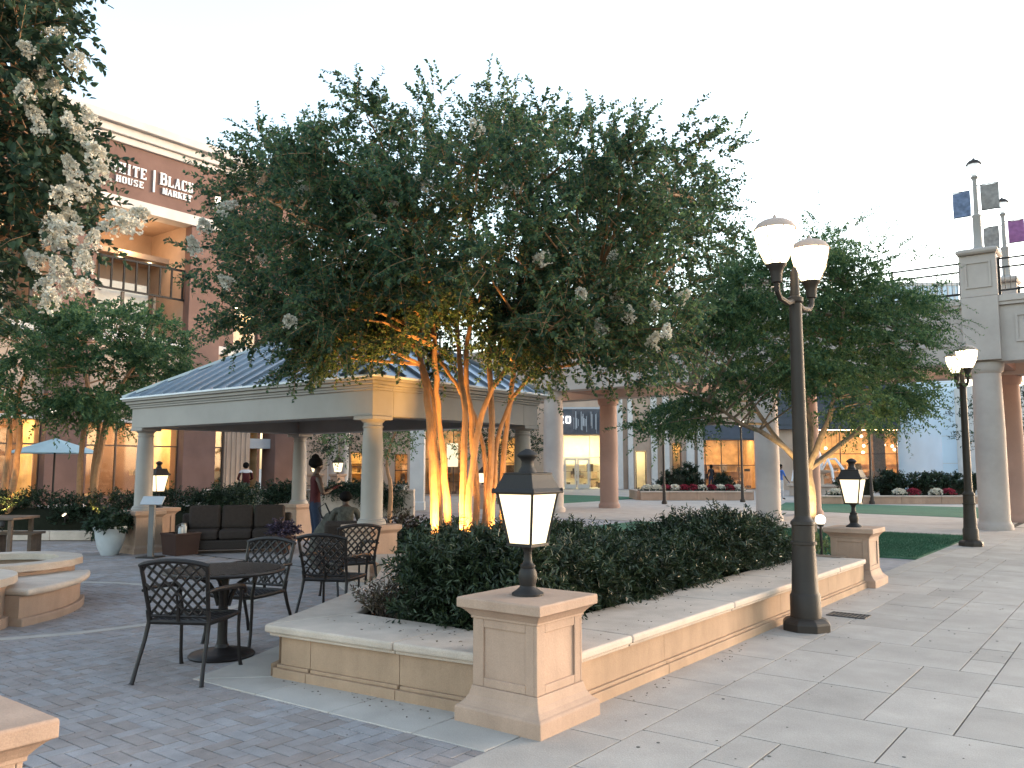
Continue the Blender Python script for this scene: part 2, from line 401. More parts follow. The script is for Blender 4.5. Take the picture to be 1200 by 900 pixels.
# cross walk under and behind the bridge, turf panels
structure(MB().add([(-60,21.9,.0),(-3.06,21.9,.0),(-3.06,80,.0),(-60,80,.0)], [(0,1,2,3)]).build('cross_path', 'slab'))
structure(MB().add([(-2.9,25.8,.0),(40,25.8,.0),(40,80,.0),(-2.9,80,.0)], [(0,1,2,3)]).build('rear_path', 'slab'))
def turf(name, P, z):
    o = MB().prism(P, -.02, z).build(name, 'turf'); structure(o)
    return o
turf('lawn', [(-3.28, 15.9), (-3.28, 21.8), (-12, 21.8), (-12, 15.9)], .012)
turf('lawn', [(-4.3, 29.6), (-4.3, 37.2), (-13, 37.2), (-11.2, 30.6)], .012)
turf('lawn', [(-20.5, 29.5), (-20.5, 39), (-30, 40), (-25, 30.5)], .012)

# ---------------------------------------------------------------- planter with seat wall
pl = thing('planter', 'long raised planter with pale stone seat ledge and tan panelled wall between two lantern pillars', 'planter', (-4.8, 6.5, 0))
ox, oy = -4.8, 6.5
loc_ = lambda P: [(x-ox, y-oy) for x, y in P]
ZC = .40
# right run
ys = [4.60, 5.35, 7.2, 9.05, 10.4, 11.55]
for a, b_ in zip(ys[:-1], ys[1:]):
    MB().prism(loc_([(-3.0, a+.003), (-3.0, b_-.003), (-3.76, b_-.003), (-3.76, a+.003)]), ZC-.06, ZC).build('coping_stone', 'coping', pl, bevel=.018, seg=3)
    MB().prism(loc_([(-3.03, a+.006), (-3.03, b_-.006), (-3.5, b_-.006), (-3.5, a+.006)]), ZC-.085, ZC-.06).build('coping_moulding', 'coping', pl, bevel=.01)
ys = [4.60, 6.0, 8.6, 10.2, 11.75]
for a, b_ in zip(ys[:-1], ys[1:]):
    MB().prism(loc_([(-3.09, a+.0015), (-3.09, b_-.0015), (-3.4, b_-.0015), (-3.4, a+.0015)]), .1, ZC-.085).build('wall_panel', 'wall', pl, bevel=.002)
    bb = MB().prism(loc_([(-3.05, a+.003), (-3.05, b_-.003), (-3.4, b_-.003), (-3.4, a+.003)]), -.02, .075)
    bb.prism(loc_([(-3.07, a+.003), (-3.07, b_-.003), (-3.4, b_-.003), (-3.4, a+.003)]), .075, .1); bb.build('plinth', 'wall', pl, bevel=.004)
# front run (slightly skewed) and curved left run
fy = lambda x: 4.2+(x+3.4)*(.2/2.05)
xs = [-3.4, -4.35, -5.15]
def quad_off(p, q, d0, d1):            # strip between inward offsets d0 and d1
    t = (Vector(q)-Vector(p)).normalized(); n_ = Vector((-t.y, t.x)) if True else None
    return t, n_
fr = [(-3.47, fy(-3.47)+.03), (-4.2, fy(-4.2)+.012), OUT_L[0]]
for k in range(2):
    (xa, ya), (xb, yb2) = fr[k], fr[k+1]
    ina = (xa, 4.597) if k == 0 else (xa, 4.82); inb = (xb, 4.80) if k == 0 else INN_L[0]
    g_ = .003
    MB().prism(loc_([(xa-g_, ya), (xb+(g_ if k == 0 else 0), yb2), (inb[0]+(g_ if k == 0 else 0), inb[1])]+([(-3.765, 4.82), (-3.765, 4.597)] if k == 0 else [])+[(ina[0]-g_, ina[1])]), ZC-.06, ZC).build('coping_stone', 'coping', pl, bevel=.018, seg=3)
    MB().prism(loc_([(xa-g_, ya+.03), (xb+.03*k, yb2+.03), (inb[0]+.03*k, inb[1]-.25), (ina[0]-g_, ina[1]-.05-.2*k)]), ZC-.085, ZC-.06).build('coping_moulding', 'coping', pl, bevel=.01)
fw = [(-3.45, 0), (-4.2, 0), (-5.05, 0), (-5.36, 0)]
for k in range(3):
    xa, xb = fw[k][0], fw[k+1][0]; g_ = .003
    MB().prism(loc_([(xa-g_, fy(xa)+.09), (xb+g_, fy(xb)+.09), (xb+g_, 4.5), (xa-g_, 4.5)]), .1, ZC-.085).build('wall_panel', 'wall', pl, bevel=.002)
    e = -.04 if k == 2 else g_
    bb = MB().prism(loc_([(xa-g_, fy(xa)+.045), (xb+e, fy(xb)+.045), (xb+e, 4.5), (xa-g_, 4.5)]), -.02, .075)
    bb.prism(loc_([(xa-g_, fy(xa)+.07), (xb+e+.02, fy(xb)+.07), (xb+e+.02, 4.5), (xa-g_, 4.5)]), .075, .1); bb.build('plinth', 'wall', pl, bevel=.004)
def lerp(P, t):
    k = min(int(t), len(P)-2); f = t-k
    return (P[k][0]*(1-f)+P[k+1][0]*f, P[k][1]*(1-f)+P[k+1][1]*f)
def mixp(o, i, f): return (o[0]*(1-f)+i[0]*f, o[1]*(1-f)+i[1]*f)
for s0, s1 in ((0, 2), (2, 4), (4, 6)):
    T = [s0+.004+(s1-s0-.008)*q/8 for q in range(9)]
    o_ = [lerp(OUT_L, t) for t in T]; i_ = [lerp(INN_L, t) for t in T]
    MB().prism(loc_(o_+i_[::-1]), ZC-.06, ZC).build('coping_stone', 'coping', pl, bevel=.018, seg=3)
    w0 = [mixp(a, b_, .16) for a, b_ in zip(o_, i_)]; w1 = [mixp(a, b_, .75) for a, b_ in zip(o_, i_)]
    MB().prism(loc_(w0+w1[::-1]), .1, ZC-.06).build('wall_panel', 'wall', pl, bevel=.002)
    w0 = [mixp(a, b_, .08) for a, b_ in zip(o_, i_)]
    MB().prism(loc_(w0+w1[::-1]), -.02, .1).build('plinth', 'wall', pl, bevel=.004)
bedP = [(-3.7, 4.7), (-5.2, 4.7)]+[mixp(a, b_, .95) for a, b_ in zip(OUT_L, INN_L)][1:]+[(-8.4, 9.6), (-8.0, 11.6), (-3.7, 11.6)]
MB().prism(loc_(bedP), .05, .31).build('soil', 'soil', pl)
MB().prism(loc_([(-3.3, 11.45), (-3.3, 11.75), (-8.1, 11.75), (-8.1, 11.45)]), .0, ZC).build('rear_wall', 'wall', pl, bevel=.01)
MB().prism(loc_([(-8.05, 11.6), (-8.4, 11.6), (-8.75, 9.3), (-8.4, 9.3)]), .0, ZC).build('end_wall', 'wall', pl, bevel=.01)

# ---------------------------------------------------------------- stone pillars and pillar lanterns
def make_pillar(label, loc):
    t = thing('stone_pillar', label, 'pillar', loc, 0, 'stone pillars that carry lanterns')
    MB().sq([(.335, -.02), (.335, .095), (.325, .105), (.315, .11), (.29, .135), (.272, .165), (.262, .2), (.258, .22)]).build('base', 'pillar', t, bevel=.006)
    b = MB().sq([(.238, .2), (.238, .66)]); b.build('shaft', 'pillar', t)
    fr_ = MB()
    for k in range(4):
        q = MB(); h = .252; d = .24
        q.box(-h, -.165, -h, -d+.01, .221, .637); q.box(.165, h-.0225, -h, -d+.01, .221, .637)
        q.box(-.164, .164, -h+.001, -d+.01, .221, .275); q.box(-.164, .164, -h+.001, -d+.01, .585, .637)
        m4 = Matrix.Rotation(k*math.pi/2, 3, 'Z'); fr_.add([m4 @ Vector(p) for p in q.v], q.f)
    fr_.build('panel_frame', 'pillar', t, bevel=.004)
    MB().sq([(.262, .638), (.262, .655), (.268, .66), (.28, .675), (.30, .695), (.316, .705), (.328, .71), (.328, .765), (.322, .772)]).build('cap', 'pillar', t, bevel=.006)
    return t
p0 = make_pillar('stone pillar with recessed panels at the near corner of the planter, lit lantern on top', (-3.25, 4.42, 0))
p1 = dup(p0, (-3.28, 12.08, 0), 0, 'stone pillar at the far end of the planter wall beside the turf')
p2 = dup(p0, (-3.245, 1.02, 0), 0, 'stone pillar cut off by the lower left corner, only its cap corner showing')
p3 = dup(p0, (-16.1, 9.15, 0), 0, 'stone pillar hidden behind the left pavilion column, under a small lantern')

def make_lantern(label, loc):
    t = thing('pillar_lantern', label, 'lantern', loc, 0, 'four sided lanterns on stone pillars')
    MB().lathe([(.105, 0), (.105, .012), (.09, .022), (.07, .035), (.055, .05), (.05, .06)], 24).build('base', 'iron', t, smooth=True)
    MB().lathe([(.05, .058), (.058, .09), (.062, .12), (.058, .15), (.046, .17), (.05, .178), (.05, .19), (.036, .2), (.028, .22), (.026, .27), (.032, .29), (.05, .305), (.05, .32)], 20).build('stem', 'iron', t, smooth=True)
    fr_ = MB(); z0, z1, a0, a1 = .325, .655, .088, .140
    for sx in (-1, 1):
        for sy in (-1, 1): fr_.bar((sx*a0, sy*a0, z0), (sx*a1, sy*a1, z1), .016, .016)
    fr_.sq([(a0+.012, z0-.012), (a0+.012, z0+.008)]); fr_.sq([(a1+.01, z1-.006), (a1+.012, z1+.004)])
    fr_.build('frame', 'iron', t, bevel=.002)
    for k in range(4):
        m4 = Matrix.Rotation(k*math.pi/2, 3, 'Z')
        v = [m4 @ Vector(p) for p in [(-a0+.006, -a0, z0+.008), (a0-.006, -a0, z0+.008), (a1-.006, -a1, z1-.006), (-a1+.006, -a1, z1-.006)]]
        MB().add(v, [(0,1,2,3)]).build('glass_pane', 'lamp', t)
    MB().sq([(.168, .655), (.172, .664), (.165, .672), (.150, .69), (.128, .74), (.115, .775), (.118, .785), (.09, .79)]).build('roof', 'iron', t, bevel=.003)
    MB().lathe([(.062, .788), (.055, .805), (.042, .83), (.04, .86), (.05, .88), (.068, .895), (.07, .905), (.05, .925), (.03, .935), (.012, .945)], 20).build('finial', 'iron', t, smooth=True)
    hk = MB()
    for sx in (-1, 1):
        for sy in (-1, 1): hk.lathe([(.012, .66), (.012, .68), (.004, .69)], 8, (sx*.16, sy*.16))
    hk.build('roof_knob', 'iron', t)
    return t
l0 = make_lantern('large lit four sided lantern on the pillar at the near corner of the planter', (-3.25, 4.42, .773))
l1 = dup(l0, (-3.28, 12.08, .773), 0, 'lit lantern on the pillar at the far end of the planter beside the turf')
l2 = dup(l0, (-16.1, 9.15, .773), 0, 'small lit lantern seen just right of the left pavilion column above the sign board')

# ---------------------------------------------------------------- street lamps
def lamp_head(t, x, y, z, s=1.0, glass='lamp_big'):
    k = lambda P: [(r*s, z+h*s) for r, h in P]
    t = MB().lathe(k([(.03, -.2), (.055, -.19), (.06, -.1), (.075, -.05), (.1, -.02), (.105, .0)]), 16, (x, y)).build('lamp_head', 'pole', t, smooth=True)
    gl = MB().lathe(k([(.095, .0), (.127, .05), (.176, .17), (.203, .28), (.212, .37)]), 12, (x, y)).build('lamp_glass', glass, t)
    rb = MB()
    for i in range(8):
        a = 2*math.pi*i/8
        rb.tube([(x+r*s*math.cos(a), y+r*s*math.sin(a), z+h*s) for r, h in ((.1, 0), (.132, .05), (.182, .17), (.209, .28), (.217, .37))], .006*s, 4)
    rb.build('frame', 'pole', t)
    MB().lathe(k([(.220, .365), (.218, .38), (.185, .43), (.13, .465), (.07, .485), (.025, .495), (.015, .52), (.004, .54)]), 16, (x, y)).build('lamp_roof', 'lamp_cap_glow', t, smooth=True)
def make_lamp(label, loc, rz, H=3.28, group='double headed street lamps on dark poles'):
    t = thing('street_lamp', label, 'street lamp', loc, rz, group)
    b = MB().lathe([(.235, 0), (.235, .07), (.225, .09), (.2, .11), (.16, .125)], 8)
    b.build('base', 'pole', t, bevel=.006)
    MB().lathe([(.148, .12), (.148, .34), (.135, .36), (.13, .37), (.112, .83), (.128, .835), (.128, .86), (.112, .865), (.110, 1.02), (.122, 1.03), (.118, 1.06), (.085, 1.09), (.078, 1.12)], 12).build('pole_base', 'pole', t, smooth=True)
    MB().lathe([(.078, 1.1), (.062, H-.02), (.08, H), (.08, H+.04), (.05, H+.06), (.04, H+.3), (.02, H+.36)], 14).build('pole', 'pole', t, smooth=True)
    arm = MB()
    for s in (-1, 1):
        arm.tube([(0, 0, H+.02), (s*.2, 0, H-.04), (s*.4, 0, H-.02), (s*.47, 0, H+.04), (s*.48, 0, H+.14)], [.03, .028, .026, .028, .03], 8)
    arm.build('arm', 'pole', t, smooth=True)
    for s in (-1, 1): lamp_head(t, s*.48, 0, H+.3, .94)
    return t
s0 = make_lamp('tall double headed street lamp standing against the planter wall, lit', (-2.77, 8.40, 0), R(88))
s1 = dup(s0, (-2.94, 19.17, 0), R(111), 'lit double headed street lamp standing in front of the bridge column at the right')
FARL = [(777, 36, 'small lit path lamp behind the round flower bed, left of the dark cafe awning'), (868, 38, 'small lit path lamp seen through the tree in front of the restaurant awning'), (1018, 36, 'small lit path lamp in front of the long bright cafe window')]
pt = None
for px, d, lb in FARL:
    x, y = cw((px-600)/970*d, d)
    if pt is None:
        pt = thing('path_lamp', lb, 'street lamp', (x, y, 0), 0, 'small path lamps beyond the bridge')
        MB().lathe([(.12, 0), (.12, .1), (.08, .16), (.07, .8), (.05, .85), (.045, 3.3)], 10).build('pole', 'pole', pt, smooth=True)
        lamp_head(pt, 0, 0, 3.44, .72, 'globe')
    else: dup(pt, (x, y, 0), 0, lb)

# drain grate
dg = thing('drain_grate', 'dark rectangular drain grate set in the stone paving beside the lamp', 'drain', (-2.66, 9.45, 0))
f_ = MB(); f_.box(-.2, .2, -.13, -.115, -.02, .013); f_.box(-.2, .2, .115, .13, -.02, .013); f_.box(-.2, -.185, -.114, .114, -.02, .0125); f_.box(.185, .2, -.114, .114, -.02, .0125)
MB().box(-.19, .19, -.12, .12, -.01, .0065).build('sump', 'joint', dg)
f_.build('frame', 'grate', dg)
for i in range(9): MB().box(-.17+i*.04, -.15+i*.04, -.114, .114, -.005, .0115).build('bar', 'grate', dg)

# ---------------------------------------------------------------- pavilion
PX0, PX1, PY0, PY1 = -15.5, -8.58, 8.0, 12.3
pv = thing('pavilion', 'open pavilion with blue grey standing seam hip roof on round pale columns', 'pavilion', ((PX0+PX1)/2, (PY0+PY1)/2, 0))
pcx, pcy = (PX0+PX1)/2, (PY0+PY1)/2
hx, hy = (PX1-PX0)/2, (PY1-PY0)/2
def ring(b, ax, ay, bx, by, z0, z1):   # rectangular ring, outer half sizes a, inner half sizes b
    b.box(-ax, ax, -ay, -by, z0, z1); b.box(-ax, ax, by, ay, z0, z1)
    b.box(-ax, -bx, -by+.001, by-.001, z0, z1); b.box(bx, ax, -by+.001, by-.001, z0, z1); return b
ring(MB(), hx-.14, hy-.14, hx-.55, hy-.55, 2.33, 2.70).build('beam', 'pav', pv, bevel=.008)
ring(MB(), hx-.11, hy-.11, hx-.5, hy-.5, 2.70, 2.735).build('beam_moulding', 'pav', pv, bevel=.006)
b = MB()
for k, (o_, z0, z1) in enumerate(((.09, 2.737, 2.775), (.05, 2.777, 2.83), (.0, 2.832, 2.895))): ring(b, hx-o_, hy-o_, hx-.5, hy-.5, z0, z1)
b.build('cornice', 'pav', pv, bevel=.008)
ring(MB(), hx+.025, hy+.025, hx-.02, hy-.02, 2.872, 2.905).build('gutter', 'gutter', pv, bevel=.005)
MB().box(-hx+.5, hx-.5, -hy+.5, hy-.5, 2.62, 2.66).build('ceiling', 'pav', pv)
ZE, ZR = 2.9, 4.14; rl = hx-hy
ex, ey = hx-.01, hy-.01
E4 = [(-ex,-ey,ZE),(ex,-ey,ZE),(ex,ey,ZE),(-ex,ey,ZE)]; RA, RB = (-rl,0,ZR), (rl,0,ZR)
MB().add(E4+[RA, RB], [(0,1,5,4),(1,2,5),(2,3,4,5),(3,0,4),(3,2,1,0)]).build('roof', 'roof', pv)
def seams():
    n = 0
    x = -ex+.2
    while x < ex-.1:
        t = min(1, (ex-abs(x))/hy); top = (x, -ey*(1-t), ZE+(ZR-ZE)*t)
        for s in (1, -1): MB().bar((x, -ey*s, ZE+.02), (x, top[1]*s, top[2]+.02), .028, .05).build('roof_seam', 'seam', pv)
        x += .4
    y = -ey+.25
    while y < ey-.1:
        t = (ey-abs(y))/ey
        for s in (1, -1): MB().bar((ex*s, y, ZE+.02), (s*(ex-(ex-rl)*t), y, ZE+(ZR-ZE)*t+.02), .028, .05).build('roof_seam', 'seam', pv)
        y += .4
seams()
cp = MB(); cp.bar(RA, RB, .12, .06)
for e in E4:
    r_ = RA if e[0] < 0 else RB; cp.bar((e[0], e[1], e[2]+.02), (r_[0], r_[1], r_[2]+.02), .10, .05)
cp.build('ridge_cap', 'seam', pv)
for sx in (-1, 1):
    for sy in (-1, 1):
        c = (sx*(hx-.33), sy*(hy-.33))
        MB().sq([(.30, -.02), (.30, .1), (.29, .11), (.27, .13), (.262, .15), (.262, .66), (.27, .67), (.30, .70), (.31, .715), (.31, .77), (.30, .78)], c).build('pedestal', 'pillar', pv, bevel=.008)
        MB().lathe([(.205, .78), (.205, .815), (.2, .825), (.19, .83), (.19, .85), (.165, .865), (.16, .88), (.158, 1.4), (.150, 1.9), (.135, 2.16), (.15, 2.165), (.15, 2.185), (.137, 2.19), (.137, 2.235), (.15, 2.24), (.175, 2.27), (.18, 2.275)], 24, c).build('column', 'pav', pv, smooth=True)
        MB().sq([(.20, 2.275), (.20, 2.329)], c).build('capital', 'pav', pv, bevel=.006)

# ---------------------------------------------------------------- cast aluminium chairs and table
def lerp3(a, b, t): return tuple(a[i]*(1-t)+b[i]*t for i in range(3))
def make_chair(label, loc, rz):
    t = thing('patio_chair', label, 'chair', loc, rz, 'lattice back cast metal patio chairs')
    # back plane: bottom at y=-.25,z=.47 to top y=-.35,z=.90 (slightly wider above)
    def bp(u, v):                       # u -1..1, v 0..1
        top = .865+.035*(1-u*u)
        return (u*(.235+.03*v), -.255-.10*v-.02*(1-u*u)*v, .475+(top-.475)*v)
    for s in (-1, 1):
        MB().tube([(s*.275, -.40, .0), (s*.272, -.395, .012), (s*.262, -.36, .12), (s*.248, -.29, .30), (s*.240, -.255, .43), (s*.245, -.27, .52)], [.02, .017, .015, .016, .017, .016], 8).build('leg', 'bronze', t, smooth=True)
        MB().tube([(s*.255, .275, .0), (s*.255, .27, .012), (s*.25, .25, .1), (s*.245, .235, .3), (s*.248, .24, .45), (s*.262, .23, .56), (s*.27, .21, .625)], [.02, .016, .014, .014, .015, .015, .014], 8).build('leg', 'bronze', t, smooth=True)
        MB().tube([(s*.262, -.32, .67), (s*.275, -.2, .675), (s*.285, 0, .665), (s*.287, .14, .655), (s*.285, .22, .64), (s*.283, .262, .61), (s*.28, .265, .575), (s*.278, .245, .56), (s*.277, .232, .575)], [.012, .016, .019, .021, .02, .018, .015, .012, .01], 8).build('armrest', 'bronze', t, smooth=True)
    fr_ = MB()
    side = lambda s: [bp(s, v) for v in (-.1, 0, .25, .5, .75, 1)]
    for s in (-1, 1): fr_.tube(side(s), .016, 8)
    fr_.tube([bp(u, 1) for u in np.linspace(-1.06, 1.06, 13)], [.014]+[.02]*11+[.014], 8)
    fr_.tube([bp(u, 0) for u in np.linspace(-1, 1, 7)], .012, 8)
    fr_.build('back_frame', 'bronze', t, smooth=True)
    lt = MB()
    N = 6
    for d in (-1, 1):
        for k in range(-N+1, 2*N):
            # lines in (u,v): u = d*(2*v*asp + c)
            pts = []
            for q in range(9):
                v = q/8; u = d*(-1+2*(k/N)+1.55*v)
                if -1 <= u <= 1: pts.append(bp(u, v))
            if len(pts) >= 2: lt.tube(pts, .0105, 5)
    lt.build('back_lattice', 'bronze', t, smooth=True)
    MB().tube([(0, -.262, .44), bp(0, .12), bp(0, .45)], [.016, .013, .008], 8).build('back_spine', 'bronze', t, smooth=True)
    sf = MB()
    P = [(-.245, -.25), (.245, -.25), (.262, .0), (.25, .22), (.12, .262), (-.12, .262), (-.25, .22), (-.262, 0)]
    sf.tube([(x, y, .43) for x, y in P+[P[0], P[1]]], .016, 8, cap=False); sf.build('seat_frame', 'bronze', t, smooth=True)
    st = MB()
    def clipy(x0, dx, dy, y0):          # lattice over the seat
        pts = []
        for q in np.linspace(-.4, .4, 41):
            x = x0+dx*q; y = y0+dy*q
            if inpoly(x, y, P): pts.append((x, y, .43-.012*(1-(x/.26)**2)))
        return pts
    for d in (-1, 1):
        for k in range(-7, 8):
            pts = clipy(k*.062, .707*d, .707, 0)
            if len(pts) > 2: st.tube([pts[0], pts[len(pts)//2], pts[-1]], .011, 5)
    st.build('seat_lattice', 'bronze', t, smooth=True)
    MB().prism([(x*.97, y*.97) for x, y in P], .408, .415).build('seat', 'bronze', t)
    return t
c0 = make_chair('nearest lattice back chair, its back turned to the viewer beside the round table', (-6.02, 3.78, 0), R(30))
c1 = dup(c0, (-6.76, 4.76, 0), R(197), 'lattice back chair on the far side of the round table beside the planter tip')
c2 = dup(c0, (-6.98, 6.02, 0), R(25), 'dark lattice back chair in the middle, seen square from behind, left of the curved ledge')
c3 = dup(c0, (-7.95, 7.05, 0), R(70), 'lattice back chair tucked into the bend of the curved ledge near the pavilion pedestal')
tb = thing('patio_table', 'round dark metal table on a pedestal with disc foot among the lattice chairs', 'table', (-6.36, 4.25, 0))
MB().lathe([(.49, .700), (.50, .705), (.505, .718), (.50, .728), (.485, .73), (.47, .724), (.465, .724), (.02, .724)], 40).build('tabletop', 'bronze', tb, smooth=True)
tl = MB()
for i in range(-7, 8):
    x = i*.064; h = math.sqrt(max(0, .46**2-x*x))
    tl.bar((x, -h, .727), (x, h, .727), .03, .012)
tl.build('tabletop_slat', 'bronze', tb)
MB().lathe([(.27, 0), (.275, .012), (.26, .028), (.2, .045), (.1, .06), (.06, .075), (.05, .1)], 32).build('foot', 'bronze', tb, smooth=True)
MB().lathe([(.05, .09), (.042, .14), (.04, .5), (.05, .54), (.04, .6), (.04, .702)], 16).build('column', 'bronze', tb, smooth=True)
for k in range(4):
    a = R(45+90*k); d = (math.cos(a), math.sin(a))
    MB().tube([(d[0]*r, d[1]*r, z) for r, z in ((.04, .42), (.07, .52), (.12, .60), (.22, .665), (.34, .697))], [.02, .02, .018, .016, .014], 8).build('brace', 'bronze', tb, smooth=True)

# ---------------------------------------------------------------- quatrefoil fountain
FC = (-11.03, 2.98)
fo = thing('fountain', 'low pale stone fountain with lobed basin of greenish water and curved side seat', 'fountain', (FC[0], FC[1], 0))
def lobes(r, d=1.28, n=22):
    P = []
    for k in range(4):
        a0 = k*math.pi/2; c = (d*math.cos(a0), d*math.sin(a0))
        # visible arc of each lobe: up to meeting the next lobe on the diagonal
        h = d*math.sin(math.pi/4); q = math.sqrt(max(r*r-h*h, 0)); m = d*math.cos(math.pi/4)+q
        end = (m*math.cos(a0+math.pi/4), m*math.sin(a0+math.pi/4))
        ae = math.atan2(end[1]-c[1], end[0]-c[0])-a0
        for i in range(n):
            t = -ae+2*ae*i/(n-1) if i < n-1 else ae*.995
            P.append((c[0]+r*math.cos(a0+t), c[1]+r*math.sin(a0+t)))
    return P
def shell(b, Po, Pi, z0, z1):
    n = len(Po); v = [(x, y, z0) for x, y in Po]+[(x, y, z1) for x, y in Po]+[(x, y, z0) for x, y in Pi]+[(x, y, z1) for x, y in Pi]
    f = []
    for i in range(n):
        j = (i+1) % n
        f += [(i, j, n+j, n+i), (n+i, n+j, 3*n+j, 3*n+i), (2*n+j, 2*n+i, 3*n+i, 3*n+j), (j, i, 2*n+i, 2*n+j)]
    return b.add(v, f)
shell(MB(), lobes(.93), lobes(.66), .42, .50).build('rim', 'coping', fo, smooth=True, bevel=.03, seg=3)
shell(MB(), lobes(.84), lobes(.72), .1, .42).build('basin_wall', 'pillar', fo, smooth=True)
shell(MB(), lobes(.90), lobes(.72), -.02, .1).build('plinth', 'pillar', fo, smooth=True, bevel=.015)
MB().prism(lobes(.71), .30, .36).build('water', 'water', fo)
for k, (a0, a1) in enumerate(((22, 68), (112, 158), (-68, -22))):
    A = [R(a0+(a1-a0)*i/14) for i in range(15)]
    sec = lambda r0, r1, q=0: [(r1*math.cos(a), r1*math.sin(a)) for a in A]+[(r0*math.cos(a), r0*math.sin(a)) for a in A[::-1]]
    MB().prism(sec(1.2, 2.16), .30, .37).build('seat', 'coping', fo, smooth=True, bevel=.03, seg=3)
    MB().prism(sec(1.2, 2.06), .08, .30).build('seat_wall', 'pillar', fo, smooth=True)
    MB().prism(sec(1.2, 2.11), -.02, .08).build('seat_plinth', 'pillar', fo, smooth=True, bevel=.012)
ub = thing('basin_light', 'tiny glowing light at the water line inside the fountain basin', 'light', (-10.75, 4.05, .36))
MB().sphere((0, 0, .01), .022).build('bulb', 'bulb', ub); MB().lathe([(.03, -.01), (.03, .0)], 10).build('bezel', 'iron', ub)

# ---------------------------------------------------------------- pavilion furniture
def make_sofa(label, loc, rz):
    t = thing('sofa', label, 'sofa', loc, rz)     # faces +y
    fr_ = MB(); fr_.box(-1.02, 1.02, -.40, .38, .06, .24); fr_.build('frame', 'wicker', t, bevel=.03)
    MB().box(-1.02, 1.02, -.46, -.36, .1, .70).build('back_panel', 'wicker', t, bevel=.04)
    for s in (-1, 1):
        b = MB(); b.box(min(s*.90, s*1.05), max(s*.90, s*1.05), -.42, .36, .08, .54); b.build('arm', 'wicker', t, bevel=.06, seg=3)
    for k in range(3):
        x = -.6+k*.6
        MB().box(x-.292, x+.292, -.25, .37, .245, .42).build('seat_cushion', 'cushion', t, bevel=.05, seg=3)
        o = MB().box(-.29, .29, -.08, .08, 0, .46).build('back_cushion', 'cushion', t, bevel=.06, seg=3, loc=(x, -.27, .40)); o.rotation_euler = (R(10), 0, 0)
    for sx in (-.95, .95):
        for sy in (-.35, .32): MB().box(sx-.03, sx+.03, sy-.03, sy+.03, 0, .07).build('foot', 'wicker', t)
    return t
make_sofa('dark brown wicker sofa with three plump cushions under the pavilion', (-13.95, 9.55, 0), R(-128))
sg = thing('sign_stand', 'grey board on a thin post standing in front of the left pavilion column', 'sign', (-14.15, 7.95, 0), YAW+R(-8))
MB().box(-.05, .05, -.03, .03, 0, .95).build('post', 'sign_post', sg, bevel=.004)
o = MB().box(-.21, .21, -.012, .012, -.09, .09).build('board', 'board', sg, loc=(.03, -.05, 1.0), bevel=.004); o.rotation_euler = (R(-38), 0, 0)
MB().box(-.18, .18, -.18, .18, 0, .02).build('foot', 'iron', sg, bevel=.004)
def pot(label, loc, s=1.0, m='pot', group=None):
    t = thing('plant_pot', label, 'plant pot', loc, 0, group)
    MB().lathe([(.13*s, 0), (.14*s, .02*s), (.19*s, .12*s), (.235*s, .28*s), (.245*s, .40*s), (.26*s, .42*s), (.27*s, .45*s), (.265*s, .48*s), (.235*s, .48*s), (.225*s, .42*s)], 24, cap=False).build('pot', m, t, smooth=True)
    MB().lathe([(.001, .43*s), (.228*s, .43*s)], 20, cap=False).build('soil', 'soil', t)
    return t
pot('round pale grey pot beside the left pavilion pedestal holding a bushy plant', (-15.15, 7.72, 0), 1.08)
bx = thing('square_planter', 'dark reddish box planter between the sign post and the sofa', 'planter', (-14.2, 8.55, 0))
MB().sq([(.22, 0), (.25, .36), (.26, .365), (.26, .40), (.22, .40), (.22, .36)]).build('box', 'clay', bx, bevel=.008)
MB().box(-.21, .21, -.21, .21, .34, .37).build('soil', 'soil', bx)
for k, (dx, dy, s) in enumerate(((.0, .05, 1), (.12, -.08, .8))):
    jt = thing('glass_jar', ['taller pale jar on the dark box planter beside the sofa', 'smaller pale jar on the dark box planter beside the sofa'][k], 'jar', (-14.2+dx, 8.55+dy, .37))
    MB().lathe([(.05*s, 0), (.055*s, .02), (.055*s, .13*s), (.04*s, .15*s), (.04*s, .17*s)], 14).build('jar', 'pot', jt, smooth=True); MB().lathe([(.043*s, .17*s), (.043*s, .19*s)], 14).build('lid', 'pav', jt)

